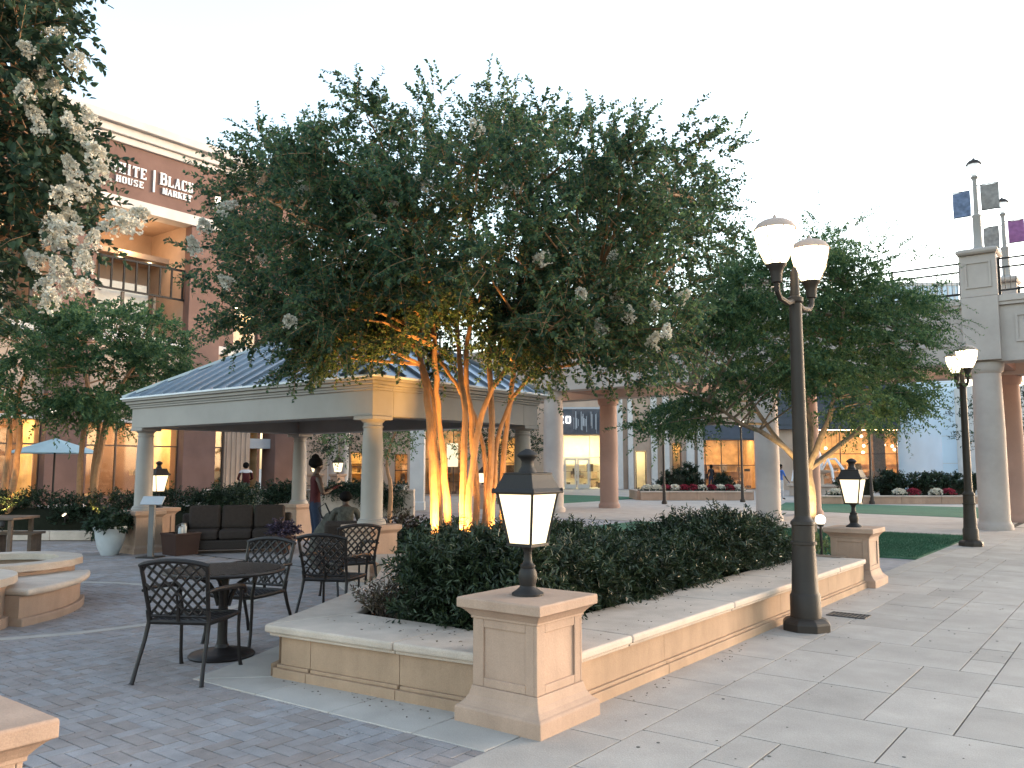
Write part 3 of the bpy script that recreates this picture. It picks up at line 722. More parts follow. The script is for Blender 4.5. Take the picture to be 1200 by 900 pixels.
# ---------------------------------------------------------------- bridge
BX = [-3.2, -9.1, -16.9, 3.1]
br = thing('footbridge', 'pale stucco footbridge on round columns crossing behind the trees', 'bridge', (-10, 26.4, 0))
bo = lambda x: x+10
by = lambda y: y-26.4
X0, X1 = -27.5, 9
for x in BX:
    for y, m in ((24.55, 'bridge'), (28.4, 'bridge_warm')):
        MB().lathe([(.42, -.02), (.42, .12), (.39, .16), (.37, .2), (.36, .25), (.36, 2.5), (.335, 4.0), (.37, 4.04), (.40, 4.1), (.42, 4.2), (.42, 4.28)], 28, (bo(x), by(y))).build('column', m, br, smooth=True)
for y0, y1, nm in ((24.2, 24.9, 'girder'), (28.0, 28.75, 'girder')):
    xs_ = sorted(BX+[X0, X1])
    for a, b_ in zip(xs_[:-1], xs_[1:]):
        MB().box(bo(a+.002), bo(b_-.002), by(y0), by(y1), 4.28, 5.72).build('girder', 'bridge', br, bevel=.01)
        for s, yy in ((-1, y0), (1, y1)):
            n = 2 if b_-a > 4 else 1; seg = (b_-a-1.0)/n
            for k in range(n):
                xa = a+.5+k*seg+.25; xb = a+.5+(k+1)*seg-.25
                q = MB(); d0, d1 = sorted((yy+s*.002, yy+s*.035))
                for (u0, u1, w0, w1) in ((xa, xb, 4.75, 4.81), (xa, xb, 5.42, 5.48), (xa, xa+.06, 4.812, 5.418), (xb-.06, xb, 4.812, 5.418)): q.box(bo(u0), bo(u1), by(d0), by(d1), w0, w1)
                q.build('panel_frame', 'bridge', br)
MB().box(bo(X0), bo(X1), by(24.12), by(28.83), 5.72, 5.80).build('deck', 'bridge', br)
for yy in (24.08, 28.5): MB().box(bo(X0), bo(X1), by(yy), by(yy+.4), 5.80, 5.97).build('parapet_curb', 'bridge', br, bevel=.015)
MB().box(bo(X0), bo(X1), by(24.95), by(27.95), 5.1, 5.2).build('soffit', 'bridge_warm', br)
for x in BX+[-24.0]:
    MB().box(bo(x-.03), bo(x+.03)+.0, by(24.9), by(28.0), 4.45, 5.1).build('cross_beam', 'bridge_warm', br) if False else MB().box(bo(x-.3), bo(x+.3), by(24.91), by(27.99), 4.4, 5.09).build('cross_beam', 'bridge_warm', br)
for x in BX:
    for yy, s in ((24.2, -1), (28.75, 1)):
        q = MB(); a, b_ = sorted((yy+s*.0, yy-s*.5)); a2, b2 = sorted((yy+s*.17, yy+s*.001))
        q.box(bo(x-.42), bo(x+.42), by(min(a2, b2)), by(max(a2, b2)), 4.32, 5.97)
        q.box(bo(x-.42), bo(x+.42), by(a-.17*(s < 0)), by(b_+.17*(s > 0)), 5.973, 7.08)
        q.build('pilaster', 'bridge', br, bevel=.012)
        q = MB().sq([(.43, 7.08), (.46, 7.11), (.48, 7.14), (.48, 7.2), (.40, 7.24)], (bo(x), by(yy-s*.19))).build('pilaster_cap', 'bridge', br, bevel=.01)
        q = MB(); f0, f1 = sorted((yy+s*.172, yy+s*.20))
        for (u0, u1, w0, w1) in ((-.3, .3, 6.2, 6.25), (-.3, .3, 6.85, 6.9), (-.3, -.25, 6.252, 6.848), (.25, .3, 6.252, 6.848)): q.box(bo(x+u0), bo(x+u1), by(f0), by(f1), w0, w1)
        q.build('pilaster_panel', 'bridge', br)
for yy in (24.3, 28.65):
    xs_ = sorted(BX+[X0, X1])
    for a, b_ in zip(xs_[:-1], xs_[1:]):
        q = MB(); xa, xb = a+.45, b_-.45
        if xb-xa < .5: continue
        for z in (6.12, 6.72, 6.95): q.box(bo(xa), bo(xb), by(yy-.02), by(yy+.02), z-.02, z+.02)
        q.build('railing', 'iron_rail', br)
        n = max(1, int((xb-xa)/1.4)); ps = MB(); bl = MB()
        for k in range(n+1):
            x = xa+(xb-xa)*k/n; MB().box(bo(x-.025), bo(x+.025), by(yy-.025), by(yy+.025), 5.97, 6.99).build('railing_post', 'iron_rail', br)
        k = xa
        while k < xb: bl.box(bo(k-.007), bo(k+.007), by(yy-.007), by(yy+.007), 6.14, 6.7); k += .12
        o = bl.build('baluster', 'iron_rail', br); o['kind'] = 'stuff'
def bridge_lamp(label, loc, b1, b2, s=1.0):
    t = thing('bridge_lamp', label, 'lamp post', loc, 0, 'banner posts on the footbridge')
    MB().lathe([(.17, 0), (.17, .05), (.13, .09), (.105, .14), (.1, .9), (.11, .92), (.11, .97), (.06, 1.0), (.05, 1.9), (.06, 1.95), (.1, 2.0), (.05, 2.05)], 14).build('pole', 'pav', t, smooth=True)
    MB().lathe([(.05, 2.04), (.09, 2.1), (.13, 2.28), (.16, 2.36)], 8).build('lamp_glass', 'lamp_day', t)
    MB().lathe([(.19, 2.35), (.17, 2.40), (.11, 2.46), (.04, 2.49), (.01, 2.54)], 14).build('lamp_roof', 'pole', t, smooth=True)
    for sgn, m, zo in ((-1, b1, -.06), (1, b2, .04)):
        v = []; f = []
        for sd in (-.004, .004):
            for q in range(7):
                for e in range(4): v.append((sgn*(.12+.42*e/3), sd+.03*math.sin(q*.9+e*1.1+sgn)+.02*e/3, 1.05+zo+.67*q/6))
        for h in (0, 28):
            for q in range(6):
                for e in range(3): k = h+q*4+e; f.append((k, k+1, k+5, k+4))
        MB().add(v, f).build('banner', m, t, smooth=True)
        for z in (1.04, 1.73): MB().tube([(0, 0, z+zo), (sgn*.56, 0, z+zo)], .012, 6).build('banner_arm', 'iron_rail', t)
    return t
bridge_lamp('lamp post with one blue and one grey banner on the near bridge pillar', (-3.2, 24.39, 7.24), 'ban_blue', 'ban_grey')
bridge_lamp('lamp post with grey and purple banners on the far side of the bridge', (-3.05, 28.56, 7.24), 'ban_grey', 'ban_pur')
for (x, y), lb in zip(((-6.2, 26.4), (-13, 26.4), (-20, 26.4), (-.5, 26.4)), ('between the two right hand column pairs', 'between the two left hand column pairs', 'behind the pavilion end', 'right of the last column pair')):
    dl = thing('soffit_light', 'round warm downlight under the footbridge, '+lb, 'light', (x, y, 5.1), 0, 'warm downlights under the footbridge')
    MB().lathe([(.1, -.06), (.12, -.06), (.12, 0), (.1, 0)], 16).build('housing', 'iron', dl); MB().lathe([(.001, -.05), (.095, -.05)], 14, cap=False).build('lens', 'ceil_orange', dl)
    ld = bpy.data.lights.new('downlight', 'POINT'); ld.energy = 110*EM; ld.color = (1, .66, .45); ld.shadow_soft_size = .15
    lo = bpy.data.objects.new('downlight', ld); C.objects.link(lo); lo.location = (0, 0, -.3); lo.parent = dl

# ---------------------------------------------------------------- shop fronts and buildings
def shopfront(p, x0, x1, z0, z1, y, dep, mx, tz, fm='mull', im='inner', lm='ceil_warm', goods=0, lights=2, glass=True, back=None, lamp_z=None):
    """glazed opening in a wall that faces local -y; mx = mullion positions, tz = transom heights"""
    xs_ = [x0]+sorted(mx)+[x1]; zs = [z0]+sorted(tz)+[z1]; fw = .05
    for x in xs_: MB().box(x-fw/2, x+fw/2, y-.04, y+.04, z0, z1).build('window_frame', fm, p)
    for z in zs:
        for a, b_ in zip(xs_[:-1], xs_[1:]): MB().box(a+fw/2, b_-fw/2, y-.035, y+.035, z-fw/2, z+fw/2).build('window_bar', fm, p)
    if glass:
        for a, b_ in zip(xs_[:-1], xs_[1:]):
            for c, d in zip(zs[:-1], zs[1:]): MB().box(a+fw/2, b_-fw/2, y-.006, y+.006, c+fw/2, d-fw/2).build('pane', 'glass', p)
    q = MB(); yb_ = y+dep; zt = z1+.25; zb = min(z0, .02)
    q.add([(x0-.3,yb_,zb),(x1+.3,yb_,zb),(x1+.3,yb_,zt),(x0-.3,yb_,zt)], [(0,1,2,3)])
    q.add([(x0-.3,y+.1,zb),(x0-.3,yb_,zb),(x0-.3,yb_,zt),(x0-.3,y+.1,zt)], [(0,1,2,3)]); q.add([(x1+.3,y+.1,zb),(x1+.3,yb_,zb),(x1+.3,yb_,zt),(x1+.3,y+.1,zt)], [(3,2,1,0)])
    q.add([(x0-.3,y+.1,zb),(x1+.3,y+.1,zb),(x1+.3,yb_,zb),(x0-.3,yb_,zb)], [(0,1,2,3)]); q.add([(x0-.3,y+.1,zt),(x1+.3,y+.1,zt),(x1+.3,yb_,zt),(x0-.3,yb_,zt)], [(3,2,1,0)])
    q.build('shop_room', im, p)
    for k in range(lights):
        xa = x0+(x1-x0)*(k+.5)/lights; h = min(.5, (x1-x0)/lights*.35)
        MB().box(xa-h, xa+h, y+dep*.35, y+dep*.6, zt-.06, zt-.02).build('ceiling_light', lm, p)
    r_ = random.Random(int(x0*100+z1*10))
    if goods:
        gb = MB()
        for k in range(goods):
            xa = r_.uniform(x0, x1-.3); ya = r_.choice([yb_-.35, y+dep*.5, y+.5]); wz = r_.uniform(.15, .6); ww = r_.uniform(.12, .5); za = r_.choice([.05, .05, .75, 1.25])
            gb.box(xa, xa+ww, ya, ya+.28, za+.02, za+wz)
        gb.build('shop_goods', 'goods', p)['kind'] = 'stuff'
        for z in (.72, 1.22, 1.75):
            MB().box(x0+.1, x1-.1, yb_-.4, yb_-.05, z, z+.03).build('shelf', 'goods', p)

# left brick building, facade at X = -29 facing the plaza
LB = thing('brick_shop_building', 'brick shop building at the left with pale cornice, balcony and white serif sign letters', 'building', (-29, 12.5, 0), R(90))
Lx = lambda Y: Y-12.5                 # local x from plan Y; local y = depth behind the facade
PIL = [4.2, 8.7, 13.0, 17.92, 22.05]
for i, Y in enumerate(PIL):
    MB().box(Lx(Y)-.68, Lx(Y)+.68, -.3, .6, 0, 10.84 if i < 4 else 13.2).build('pilaster', 'facade', LB, bevel=.02)
    MB().box(Lx(Y)-.72, Lx(Y)+.72, -.34, .62, 0, .35).build('pilaster_base', 'trimm', LB, bevel=.02)
YL0, YL1 = 3.5, 22.73
for i in range(4):
    a, b_ = PIL[i]+.685, PIL[i+1]-.685
    MB().box(Lx(a), Lx(b_), -.02, .3, 3.3, 6.0).build('wall', 'facade2', LB)
    MB().box(Lx(a), Lx(b_), -.12, .32, 6.0, 6.35).build('floor_band', 'trimm', LB, bevel=.02)
    MB().box(Lx(a), Lx(b_), -.04, .34, 0, .55).build('stall_riser', 'facade', LB)
    MB().box(Lx(a), Lx(b_), -.06, .3, 3.18, 3.296).build('lintel', 'trimm', LB)
    if i < 3:
        a2, b2 = (PIL[i]-.68 if i == 0 else PIL[i]+.002), (PIL[i+1] if i < 2 else PIL[3]+.68)
        MB().box(Lx(a2), Lx(b2), -.32, .25, 11.25, 13.2).build('sign_panel', 'facade', LB)
        MB().box(Lx(a2), Lx(b2), -.38, .3, 10.85, 11.246).build('panel_band', 'trimm', LB)
        # recessed balcony behind a dark railing
        q = MB(); y0, y1 = .1, 2.6
        q.add([(Lx(a),y1,6.35),(Lx(b_),y1,6.35),(Lx(b_),y1,10.9),(Lx(a),y1,10.9)], [(0,1,2,3)])
        q.add([(Lx(a),y0,6.35),(Lx(a),y1,6.35),(Lx(a),y1,10.9),(Lx(a),y0,10.9)], [(0,1,2,3)]); q.add([(Lx(b_),y0,6.35),(Lx(b_),y1,6.35),(Lx(b_),y1,10.9),(Lx(b_),y0,10.9)], [(3,2,1,0)])
        q.add([(Lx(a),y0,10.9),(Lx(b_),y0,10.9),(Lx(b_),y1,10.9),(Lx(a),y1,10.9)], [(3,2,1,0)]); q.add([(Lx(a),y0,6.35),(Lx(b_),y0,6.35),(Lx(b_),y1,6.35),(Lx(a),y1,6.35)], [(0,1,2,3)])
        q.build('balcony_recess', 'facade2', LB)
        MB().box(Lx(a), Lx(b_), 1.2, 2.58, 9.55, 9.75).build('balcony_soffit', 'facade2', LB)
        rl_ = MB().box(Lx(a), Lx(b_), .02, .08, 9.05, 9.13); rl_.box(Lx(a), Lx(b_), .02, .08, 7.92, 7.99); rl_.build('railing', 'iron_rail', LB)
        k = 0; x = a+.25
        while x < b_-.05: MB().box(Lx(x)-.03, Lx(x)+.03, .02, .08, 7.992, 9.048).build('railing_post', 'iron_rail', LB); x += .46
        for x in (a+1.2, a+2.4): MB().box(Lx(x)-.05, Lx(x)+.05, .1, .2, 6.36, 7.918).build('post', 'mull', LB)
        MB().box(Lx(a+.05), Lx(b_-1.2), .5, .58, 6.37, 8.35).build('white_panel', 'mull_w', LB)
        for xx in (a+.6, (a+b_)/2, b_-.6):
            MB().lathe([(.06, 9.46), (.08, 9.46), (.08, 9.546)], 10, (Lx(xx), 1.6)).build('downlight', 'bulb', LB)
        ld = bpy.data.lights.new('balcony_light', 'POINT'); ld.energy = 130*EM; ld.color = (1, .62, .30); ld.shadow_soft_size = .2
        lo = bpy.data.objects.new('balcony_light', ld); C.objects.link(lo); lo.location = (Lx((a+b_)/2), 1.0, 9.9); lo.parent = LB
    else:
        MB().box(Lx(a), Lx(b_), -.02, .3, 8.1, 13.2).build('wall', 'facade', LB); MB().box(Lx(a), Lx(a+.8), -.02, .3, 6.353, 8.097).build('wall', 'facade', LB); MB().box(Lx(b_-.8), Lx(b_), -.02, .3, 6.353, 8.097).build('wall', 'facade', LB)
        MB().box(Lx(a+.78), Lx(b_-.78), -.08, .2, 6.36, 6.46).build('sill', 'trimm', LB)
        shopfront(LB, Lx(a+.82), Lx(b_-.82), 6.47, 8.08, .1, 2.0, [Lx((a+b_)/2)], [], lights=1)
for i in range(3):
    a, b_ = PIL[i]+.69, PIL[i+1]-.69; n = 3
    shopfront(LB, Lx(a), Lx(b_), .56, 3.17, .12, 3.0, [Lx(a+(b_-a)*k/n) for k in range(1, n)], [2.35], goods=16, lights=3)
a = PIL[3]+.69
shopfront(LB, Lx(a), Lx(a+.55), .56, 3.17, .12, 2.0, [], [2.35], lights=1)
MB().box(Lx(a+.58), Lx(a+1.75), .0, .5, .552, 3.178).build('ribbed_panel', 'facade2', LB)
for k in range(5): MB().box(Lx(a+.66+k*.22), Lx(a+.76+k*.22), -.04, -.001, .555, 3.17).build('rib', 'facade2', LB)
shopfront(LB, Lx(a+1.8), Lx(PIL[4]-.69), .05, 3.17, 1.4, 2.0, [Lx(a+2.3)], [2.0], lights=1, goods=10)
o = MB().box(Lx(a+1.75), Lx(PIL[4]-.70), -.0, 1.3, 2.35, 2.75).build('awning', 'board', LB)
for z0, z1, d in ((13.2, 13.45, .42), (13.452, 13.75, .55), (13.752, 14.1, .75)):
    MB().box(Lx(YL0), Lx(YL1)+d-.4, -d, .6, z0, z1).build('cornice', 'trimm', LB, bevel=.03)
MB().box(Lx(YL0), Lx(YL1), 2.62, 9, 0, 13.9).build('building_body', 'facade', LB)
MB().box(Lx(YL1)-.12, Lx(YL1)-.02, .6, 2.61, 3.4, 13.19).build('side_wall', 'facade', LB); MB().box(Lx(YL0), Lx(YL1), .61, 2.61, 13.3, 13.9).build('roof_slab', 'trimm', LB)

# serif lettering, built stroke by stroke
def stroke_letter(ch):
    T, t, S = .26, .12, .07            # thick, thin, serif height
    r = []                              # rectangles x0,x1,z0,z1 and slanted quads in a 0..1 cell
    def R_(x0, x1, z0, z1): r.append([(x0,z0),(x1,z0),(x1,z1),(x0,z1)])
    def stem(x0, x1): R_(x0, x1, 0, 1); R_(x0-.08, x1+.08, 0, S); R_(x0-.08, x1+.08, 1-S, 1)
    def dg_(xb, xt, w_, z0=0, z1=1): r.append([(xb, z0), (xb+w_, z0), (xt+w_, z1), (xt, z1)])
    if ch == 'H': stem(.1, .1+T); stem(.64, .64+T); R_(.3, .7, .44, .44+t)
    elif ch == 'I': stem(.36, .36+T)
    elif ch == 'T': stem(.37, .37+T); R_(.02, .98, 1-t, 1); R_(.02, .09, .72, 1); R_(.91, .98, .72, 1)
    elif ch == 'E': stem(.12, .12+T); R_(.3, .9, 0, t); R_(.3, .88, 1-t, 1); R_(.3, .68, .45, .45+t); R_(.83, .9, 0, .28); R_(.81, .88, .74, 1)
    elif ch == 'L': stem(.14, .14+T); R_(.3, .92, 0, t); R_(.85, .92, 0, .3)
    elif ch == 'W':
        dg_(.22, .02, .2); dg_(.22, .4, .12); dg_(.6, .42, .2); dg_(.62, .86, .12); R_(-.04, .3, 1-S, 1); R_(.34, .66, 1-S, 1); R_(.74, 1.04, 1-S, 1)
    elif ch == 'A': dg_(.06, .42, .1); dg_(.66, .40, .24); R_(.25, .7, .3, .3+t*.8); R_(-.02, .26, 0, S); R_(.58, 1.0, 0, S)
    elif ch == 'M': stem(.06, .17); stem(.72, .95); dg_(.4, .08, .22); dg_(.42, .74, .1)
    elif ch == 'K': stem(.1, .1+T); dg_(.36, .74, .12, .4, 1); dg_(.66, .42, .24, 0, .56); R_(.6, .98, 1-S, 1); R_(.56, 1.0, 0, S)
    elif ch in 'BRDP':
        stem(.1, .1+T)
        R_(.3, .72, 1-t, 1); R_(.3, .72, .46, .46+t)
        R_(.66, .66+T*.9, .54, .94)
        if ch == 'B': R_(.3, .74, 0, t); R_(.70, .96, .06, .50)
        if ch == 'R': dg_(.7, .46, .26, 0, .5); R_(.66, 1.02, 0, S)
    elif ch in 'OCGU':
        if ch == 'U': R_(.1, .1+T, .1, 1); R_(.74, .74+t, .1, 1); R_(.18, .8, 0, t); R_(.02, .44, 1-S, 1); R_(.66, .96, 1-S, 1)
        else:
            R_(.06, .06+T, .16, .84); R_(.18, .8, 0, t); R_(.18, .8, 1-t, 1)
            r.append([(.06,.16),(.2,0),(.34,0),(.3,.2)]); r.append([(.3,.8),(.34,1),(.2,1),(.06,.84)])
            if ch == 'O': R_(.68, .94, .16, .84); r.append([(.7,.2),(.66,0),(.8,0),(.94,.16)]); r.append([(.94,.84),(.8,1),(.66,1),(.7,.8)])
            else: R_(.78, .88, .68, 1); R_(.78, .9, .05, .26)
    elif ch == 'S':
        R_(.1, .32, .56, .88); R_(.68, .9, .12, .46); R_(.2, .84, 1-t, 1); R_(.16, .8, 0, t); dg_(.62, .12, .28, .38, .62); R_(.78, .86, .72, 1); R_(.12, .2, 0, .28)
    return r
def lettering(p, text, x, z, w_, h, y, m='letter', gap=.12, d=.06, first=1.0):
    for i, ch in enumerate(text):
        s = first if i == 0 else 1.0
        if ch == ' ': x += w_*.6; continue
        b = MB()
        for k, P in enumerate(stroke_letter(ch)):
            e = k*.0015; ww = w_*(.7 if ch == 'I' else 1)*s
            off = -.15*w_ if ch == 'I' else 0
            v = [(x+off+px*w_*s, y-d-e, z+pz*h*s) for px, pz in P]+[(x+off+px*w_*s, y, z+pz*h*s) for px, pz in P]
            b.add(v, [(0,1,2,3),(7,6,5,4),(0,4,5,1),(1,5,6,2),(2,6,7,3),(3,7,4,0)])
        o = b.build('letter', m, p); x += ww+gap*w_
    return x
ya = -.325
lettering(LB, 'WHITE', Lx(13.95), 12.08, .255, .40, ya, first=1.12, gap=.14)
lettering(LB, 'HOUSE', Lx(14.18), 11.74, .185, .24, ya, gap=.16)
MB().box(Lx(15.58), Lx(15.64), ya-.06, ya+.01, 11.72, 12.55).build('sign_bar', 'letter', LB)
lettering(LB, 'BLACK', Lx(15.83), 12.08, .25, .40, ya, first=1.15, gap=.10)
lettering(LB, 'MARKET', Lx(15.95), 11.74, .185, .24, ya, gap=.10)
def sconce(label, Y, z, n=1):
    t = thing('wall_sconce', label, 'wall lamp', (-28.68, Y, z), 0, 'wall lamps on the brick building')
    MB().box(-.03, .03, -.06, .06, -.3, .3).build('back_plate', 'iron', t)
    MB().lathe([(.05, -.26), (.09, -.22), (.11, .1), (.10, .2)], 10, (.14, 0)).build('lamp_glass', 'globe', t)
    MB().lathe([(.12, .2), (.08, .28), (.02, .36)], 10, (.14, 0)).build('lamp_roof', 'iron', t)
    MB().tube([(0, 0, -.2), (.08, 0, -.3), (.14, 0, -.27)], .015, 6).build('arm', 'iron', t)
sconce('lit wall lamp on the brick pilaster above the pale blue umbrella', 12.45, 3.45)
sconce('lit wall lamp high beside the white sign letters, half hidden by the big tree', 18.2, 12.0)
sconce('lit wall lamp high on the brick left of the sign letters, among the white blossom', 13.0, 12.0)
sconce('small lit wall lamp on the brick just above the pavilion left column', 17.4, 3.3)

# rear left arcade, seen through the pavilion
def frame_thing(name, label, cat, px, d):
    x, y = cw((px-600)/970*d, d); return thing(name, label, cat, (x, y, 0), YAW)
RL = frame_thing('arcade_building', 'pale arcade building with warm lit windows seen through the pavilion columns', 'building', 500, 46)
U = lambda px, d=46: (px-500)/970*d
def wall_with(p, x0, x1, z1, openings, y, th, m):
    """wall facing -y with rectangular openings (xa, xb, za, zb) - built in pieces"""
    ops = sorted(openings); x = x0
    for xa, xb, za, zb in ops:
        if xa-x > .01: MB().box(x, xa-.001, y, y+th, 0, z1).build('wall', m, p)
        if za > .05: MB().box(xa, xb, y, y+th, 0, za).build('wall', m, p)
        if z1-zb > .05: MB().box(xa, xb, y, y+th, zb, z1).build('wall', m, p)
        x = xb+.001
    if x1-x > .01: MB().box(x, x1, y, y+th, 0, z1).build('wall', m, p)
ops = [(U(400), U(429), .6, 2.4), (U(463), U(478), .3, 2.3), (U(498), U(548), .1, 3.6), (U(570), U(606), .1, 3.2)]
wall_with(RL, U(345), U(655), 6.6, ops, 0, .3, 'facade2')
for k, (a, b_, c, d) in enumerate(ops):
    n = max(1, int((b_-a)/.7))
    shopfront(RL, a, b_, c, d, .15, 2.6, [a+(b_-a)*q/n for q in range(1, n)], [c+(d-c)*.55], lights=max(1, n//2), goods=14 if k >= 2 else 6, lm='ceil_orange' if k in (1, 2) else 'ceil_warm', im='inner')
MB().box(U(345), U(655), -.5, 8, 6.6, 7.0).build('cornice', 'trimm', RL, bevel=.03); MB().box(U(345), U(655), 3.2, 8, 0, 6.6).build('building_body', 'facade2', RL)
MB().box(U(524), U(537), -.09, -.03, 1.6, 2.9).build('lit_sign', 'winlit', RL)
CN = [(391, 40, .26), (405, 40, .26)]
for k, (px, d, r_) in enumerate(CN):
    x, y = cw((px-600)/970*d, d); t = thing('round_column', ['left of two slim white columns seen through the pavilion', 'right of two slim white columns seen through the pavilion'][k], 'column', (x, y, 0), 0, 'white columns behind the pavilion')
    MB().lathe([(r_*1.3, 0), (r_*1.3, .3), (r_, .4), (r_*.85, 4.4), (r_*1.2, 4.6)], 16).build('shaft', 'trimm', t, smooth=True); MB().sq([(r_*1.3, 4.6), (r_*1.3, 4.8)]).build('capital', 'trimm', t)
x, y = cw((490-600)/970*31, 31); t = thing('square_column', 'pale square column behind the pavilion, left of the lit tree trunks', 'column', (x, y, 0), YAW)
MB().sq([(.29, 0), (.29, .3), (.26, .32), (.26, 4.6)]).build('shaft', 'trimm', t, bevel=.015); MB().sq([(.26, 4.6), (.32, 4.68), (.32, 4.9)]).build('capital', 'trimm', t)

# cream garden wall behind the pavilion with trailing plants
gw = frame_thing('garden_wall', 'low cream wall with pale cap behind the pavilion', 'wall', 380, 27)
G_ = lambda px: (px-380)/970*27
for a, b_ in ((240, 300), (300, 372), (372, 440), (440, 486)):
    MB().box(G_(a)+.004, G_(b_)-.004, 0, .35, 0, .80).build('wall_panel', 'coping', gw, bevel=.01); MB().box(G_(a)+.004, G_(b_)-.004, -.05, .4, .80, .87).build('cap_stone', 'coping', gw, bevel=.012)

# rear shops beyond the bridge
RS = frame_thing('shop_building', 'beige shop block beyond the bridge with bright white entrance and dark patterned sign', 'building', 740, 60)
S_ = lambda px: (px-740)/970*60
zz = lambda y_: 1.6+(547-y_)/970*60
ops = [(S_(646), S_(710), .0, 3.9), (S_(744), S_(757), .0, 2.75), (S_(787), S_(798), .4, 3.3), (S_(824), S_(886), .0, 3.75)]
wall_with(RS, S_(600), S_(905), 8.2, ops, 0, .4, 'facade2')
shopfront(RS, S_(648), S_(709), .02, 3.85, .1, 4, [S_(660), S_(691)], [2.25], fm='mull_w', im='inner_w', lm='ceil_white', goods=22, lights=4)
for a, b_ in ((661, 675), (676, 690)):
    q = MB(); xa, xb = S_(a), S_(b_)
    for (u0, u1, w0, w1) in ((xa, xa+.12, .05, 2.2), (xb-.12, xb, .05, 2.2), (xa+.121, xb-.121, .05, .35), (xa+.121, xb-.121, 2.08, 2.2)): q.box(u0, u1, -.02, .05, w0, w1)
    q.build('door', 'mull_w', RS)
    MB().tube([(xb-.2 if a == 661 else xa+.2, -.06, .9), (xb-.2 if a == 661 else xa+.2, -.06, 1.4)], .02, 6).build('door_handle', 'iron', RS)
MB().box(S_(646), S_(711), -.18, .0, 3.92, 5.75).build('sign_fascia', 'signdark', RS); MB().box(S_(646), S_(712), -.22, .0, 5.752, 5.9).build('fascia_trim', 'board', RS); MB().box(S_(709), S_(712), -.21, .0, 0, 5.748).build('side_trim', 'board', RS)
MB().box(S_(648), S_(670), -.185, -.181, 5.35, 5.74).build('fascia_panel', 'awning', RS)
r_ = random.Random(3)
for k in range(34):
    x = S_(672)+k*(S_(708)-S_(672))/34; z1_ = r_.uniform(5.0, 5.6); z0_ = r_.uniform(4.0, 4.6)
    MB().box(x, x+r_.uniform(.02, .07), -.20-r_.uniform(0, .03), -.181, z0_, z1_).build('fascia_slat', 'board' if r_.random() > .45 else 'awning', RS)
lettering(RS, 'EO', S_(654), 4.72, .44, .52, -.2, m='lamp_white', gap=.12, d=.08)
for k, (a, b_) in enumerate(((722, 729), (735, 741), (762, 769), (776, 783), (803, 812), (816, 823))): MB().box(S_(a), S_(b_), -.35, -.001, 0, 7.6).build('pilaster', 'trimm', RS, bevel=.03)
shopfront(RS, S_(745), S_(756), .02, 2.7, .1, 2, [], [], lights=1, im='inner_w', lm='ceil_white', glass=False)
shopfront(RS, S_(788), S_(797), .42, 3.2, .1, 1.2, [], [], lights=1, im='inner')
shopfront(RS, S_(826), S_(885), .02, 3.6, .15, 4.5, [S_(845), S_(865)], [1.7], lights=3, im='inner', lm='ceil_orange', goods=24)
q = MB().add([(S_(822), -.9, 3.65), (S_(888), -.9, 3.65), (S_(888), 0, 4.6), (S_(822), 0, 4.6), (S_(822), -.9, 3.5), (S_(888), -.9, 3.5), (S_(888), 0, 3.5), (S_(822), 0, 3.5)], [(0,1,2,3),(4,5,1,0),(3,2,6,7),(5,6,2,1),(4,0,3,7),(7,6,5,4)]); q.build('awning', 'awning', RS)
MB().box(S_(600), S_(905), -.3, 7, 8.2, 8.6).build('cornice', 'trimm', RS); MB().box(S_(600), S_(905), 4.9, 7, 0, 8.2).build('building_body', 'facade2', RS)

CB = frame_thing('cafe_building', 'cafe building with long warm lit windows under a dark slate band at the right', 'building', 1020, 58)
B_ = lambda px: (px-1020)/970*58
wall_with(CB, B_(900), B_(1108), 4.2, [(B_(942), B_(1106), .3, 4.15)], 0, .3, 'facade2')
shopfront(CB, B_(943), B_(1105), .35, 4.1, .1, 6, [B_(p) for p in (960, 984, 1020, 1050, 1076)], [2.5], lights=8, im='inner', lm='ceil_orange', goods=60)
MB().box(B_(900), B_(1108), -.6, .3, 4.2, 7.6).build('slate_band', 'awning', CB)
for k in range(6): MB().box(B_(900), B_(1108), -.64, -.601, 4.5+k*.5, 4.56+k*.5).build('band_seam', 'awning', CB)
MB().box(B_(1028), B_(1042), .8, 1.6, 0, 4.2).build('pier', 'goods', CB)
r_ = random.Random(9)
for k in range(17):
    xx = B_(r_.uniform(950, 1100)); zz_ = r_.uniform(2.6, 3.9); dd = r_.uniform(.8, 3.5)
    MB().sphere((xx, dd, zz_), .11, 8, 6).build('pendant_bulb', 'bulb', CB); MB().tube([(xx, dd, zz_+.11), (xx, dd, 4.34)], .01, 4).build('pendant_cord', 'iron', CB)
MB().box(B_(900), B_(1108), 6.4, 9, 0, 7.4).build('building_body', 'facade2', CB)
TW = frame_thing('tower_building', 'pale blue white plain tower block between the cafe and the bridge column', 'building', 1118, 52)
MB().box(-.82, .82, 0, 6, 0, 9.5).build('wall', 'tower', TW); MB().box(-.9, .9, -.08, 6.08, 9.5, 9.8).build('coping', 'trimm', TW)
for k in range(5): MB().box(-.83, .83, -.012, -.001, 1.8+k*1.7, 1.83+k*1.7).build('panel_joint', 'trimm', TW)
RB_ = frame_thing('side_building', 'dim grey building glimpsed beyond the warm lit bridge columns at the right edge', 'building', 1230, 50)
MB().box(-4.6, 6, 0, 6, 0, 6.5).build('wall', 'trimm', RB_)
for k in range(4): q = MB().box(-3.8+k*2.2, -2.4+k*2.2, -.05, .0, .8, 3.0).build('window', 'mull', RB_); MB().box(-3.7+k*2.2, -2.5+k*2.2, -.07, -.051, .9, 2.9).build('pane', 'glass', q)
FB = frame_thing('hall_building', 'pale panelled upper building seen above the footbridge railing', 'building', 1075, 75)
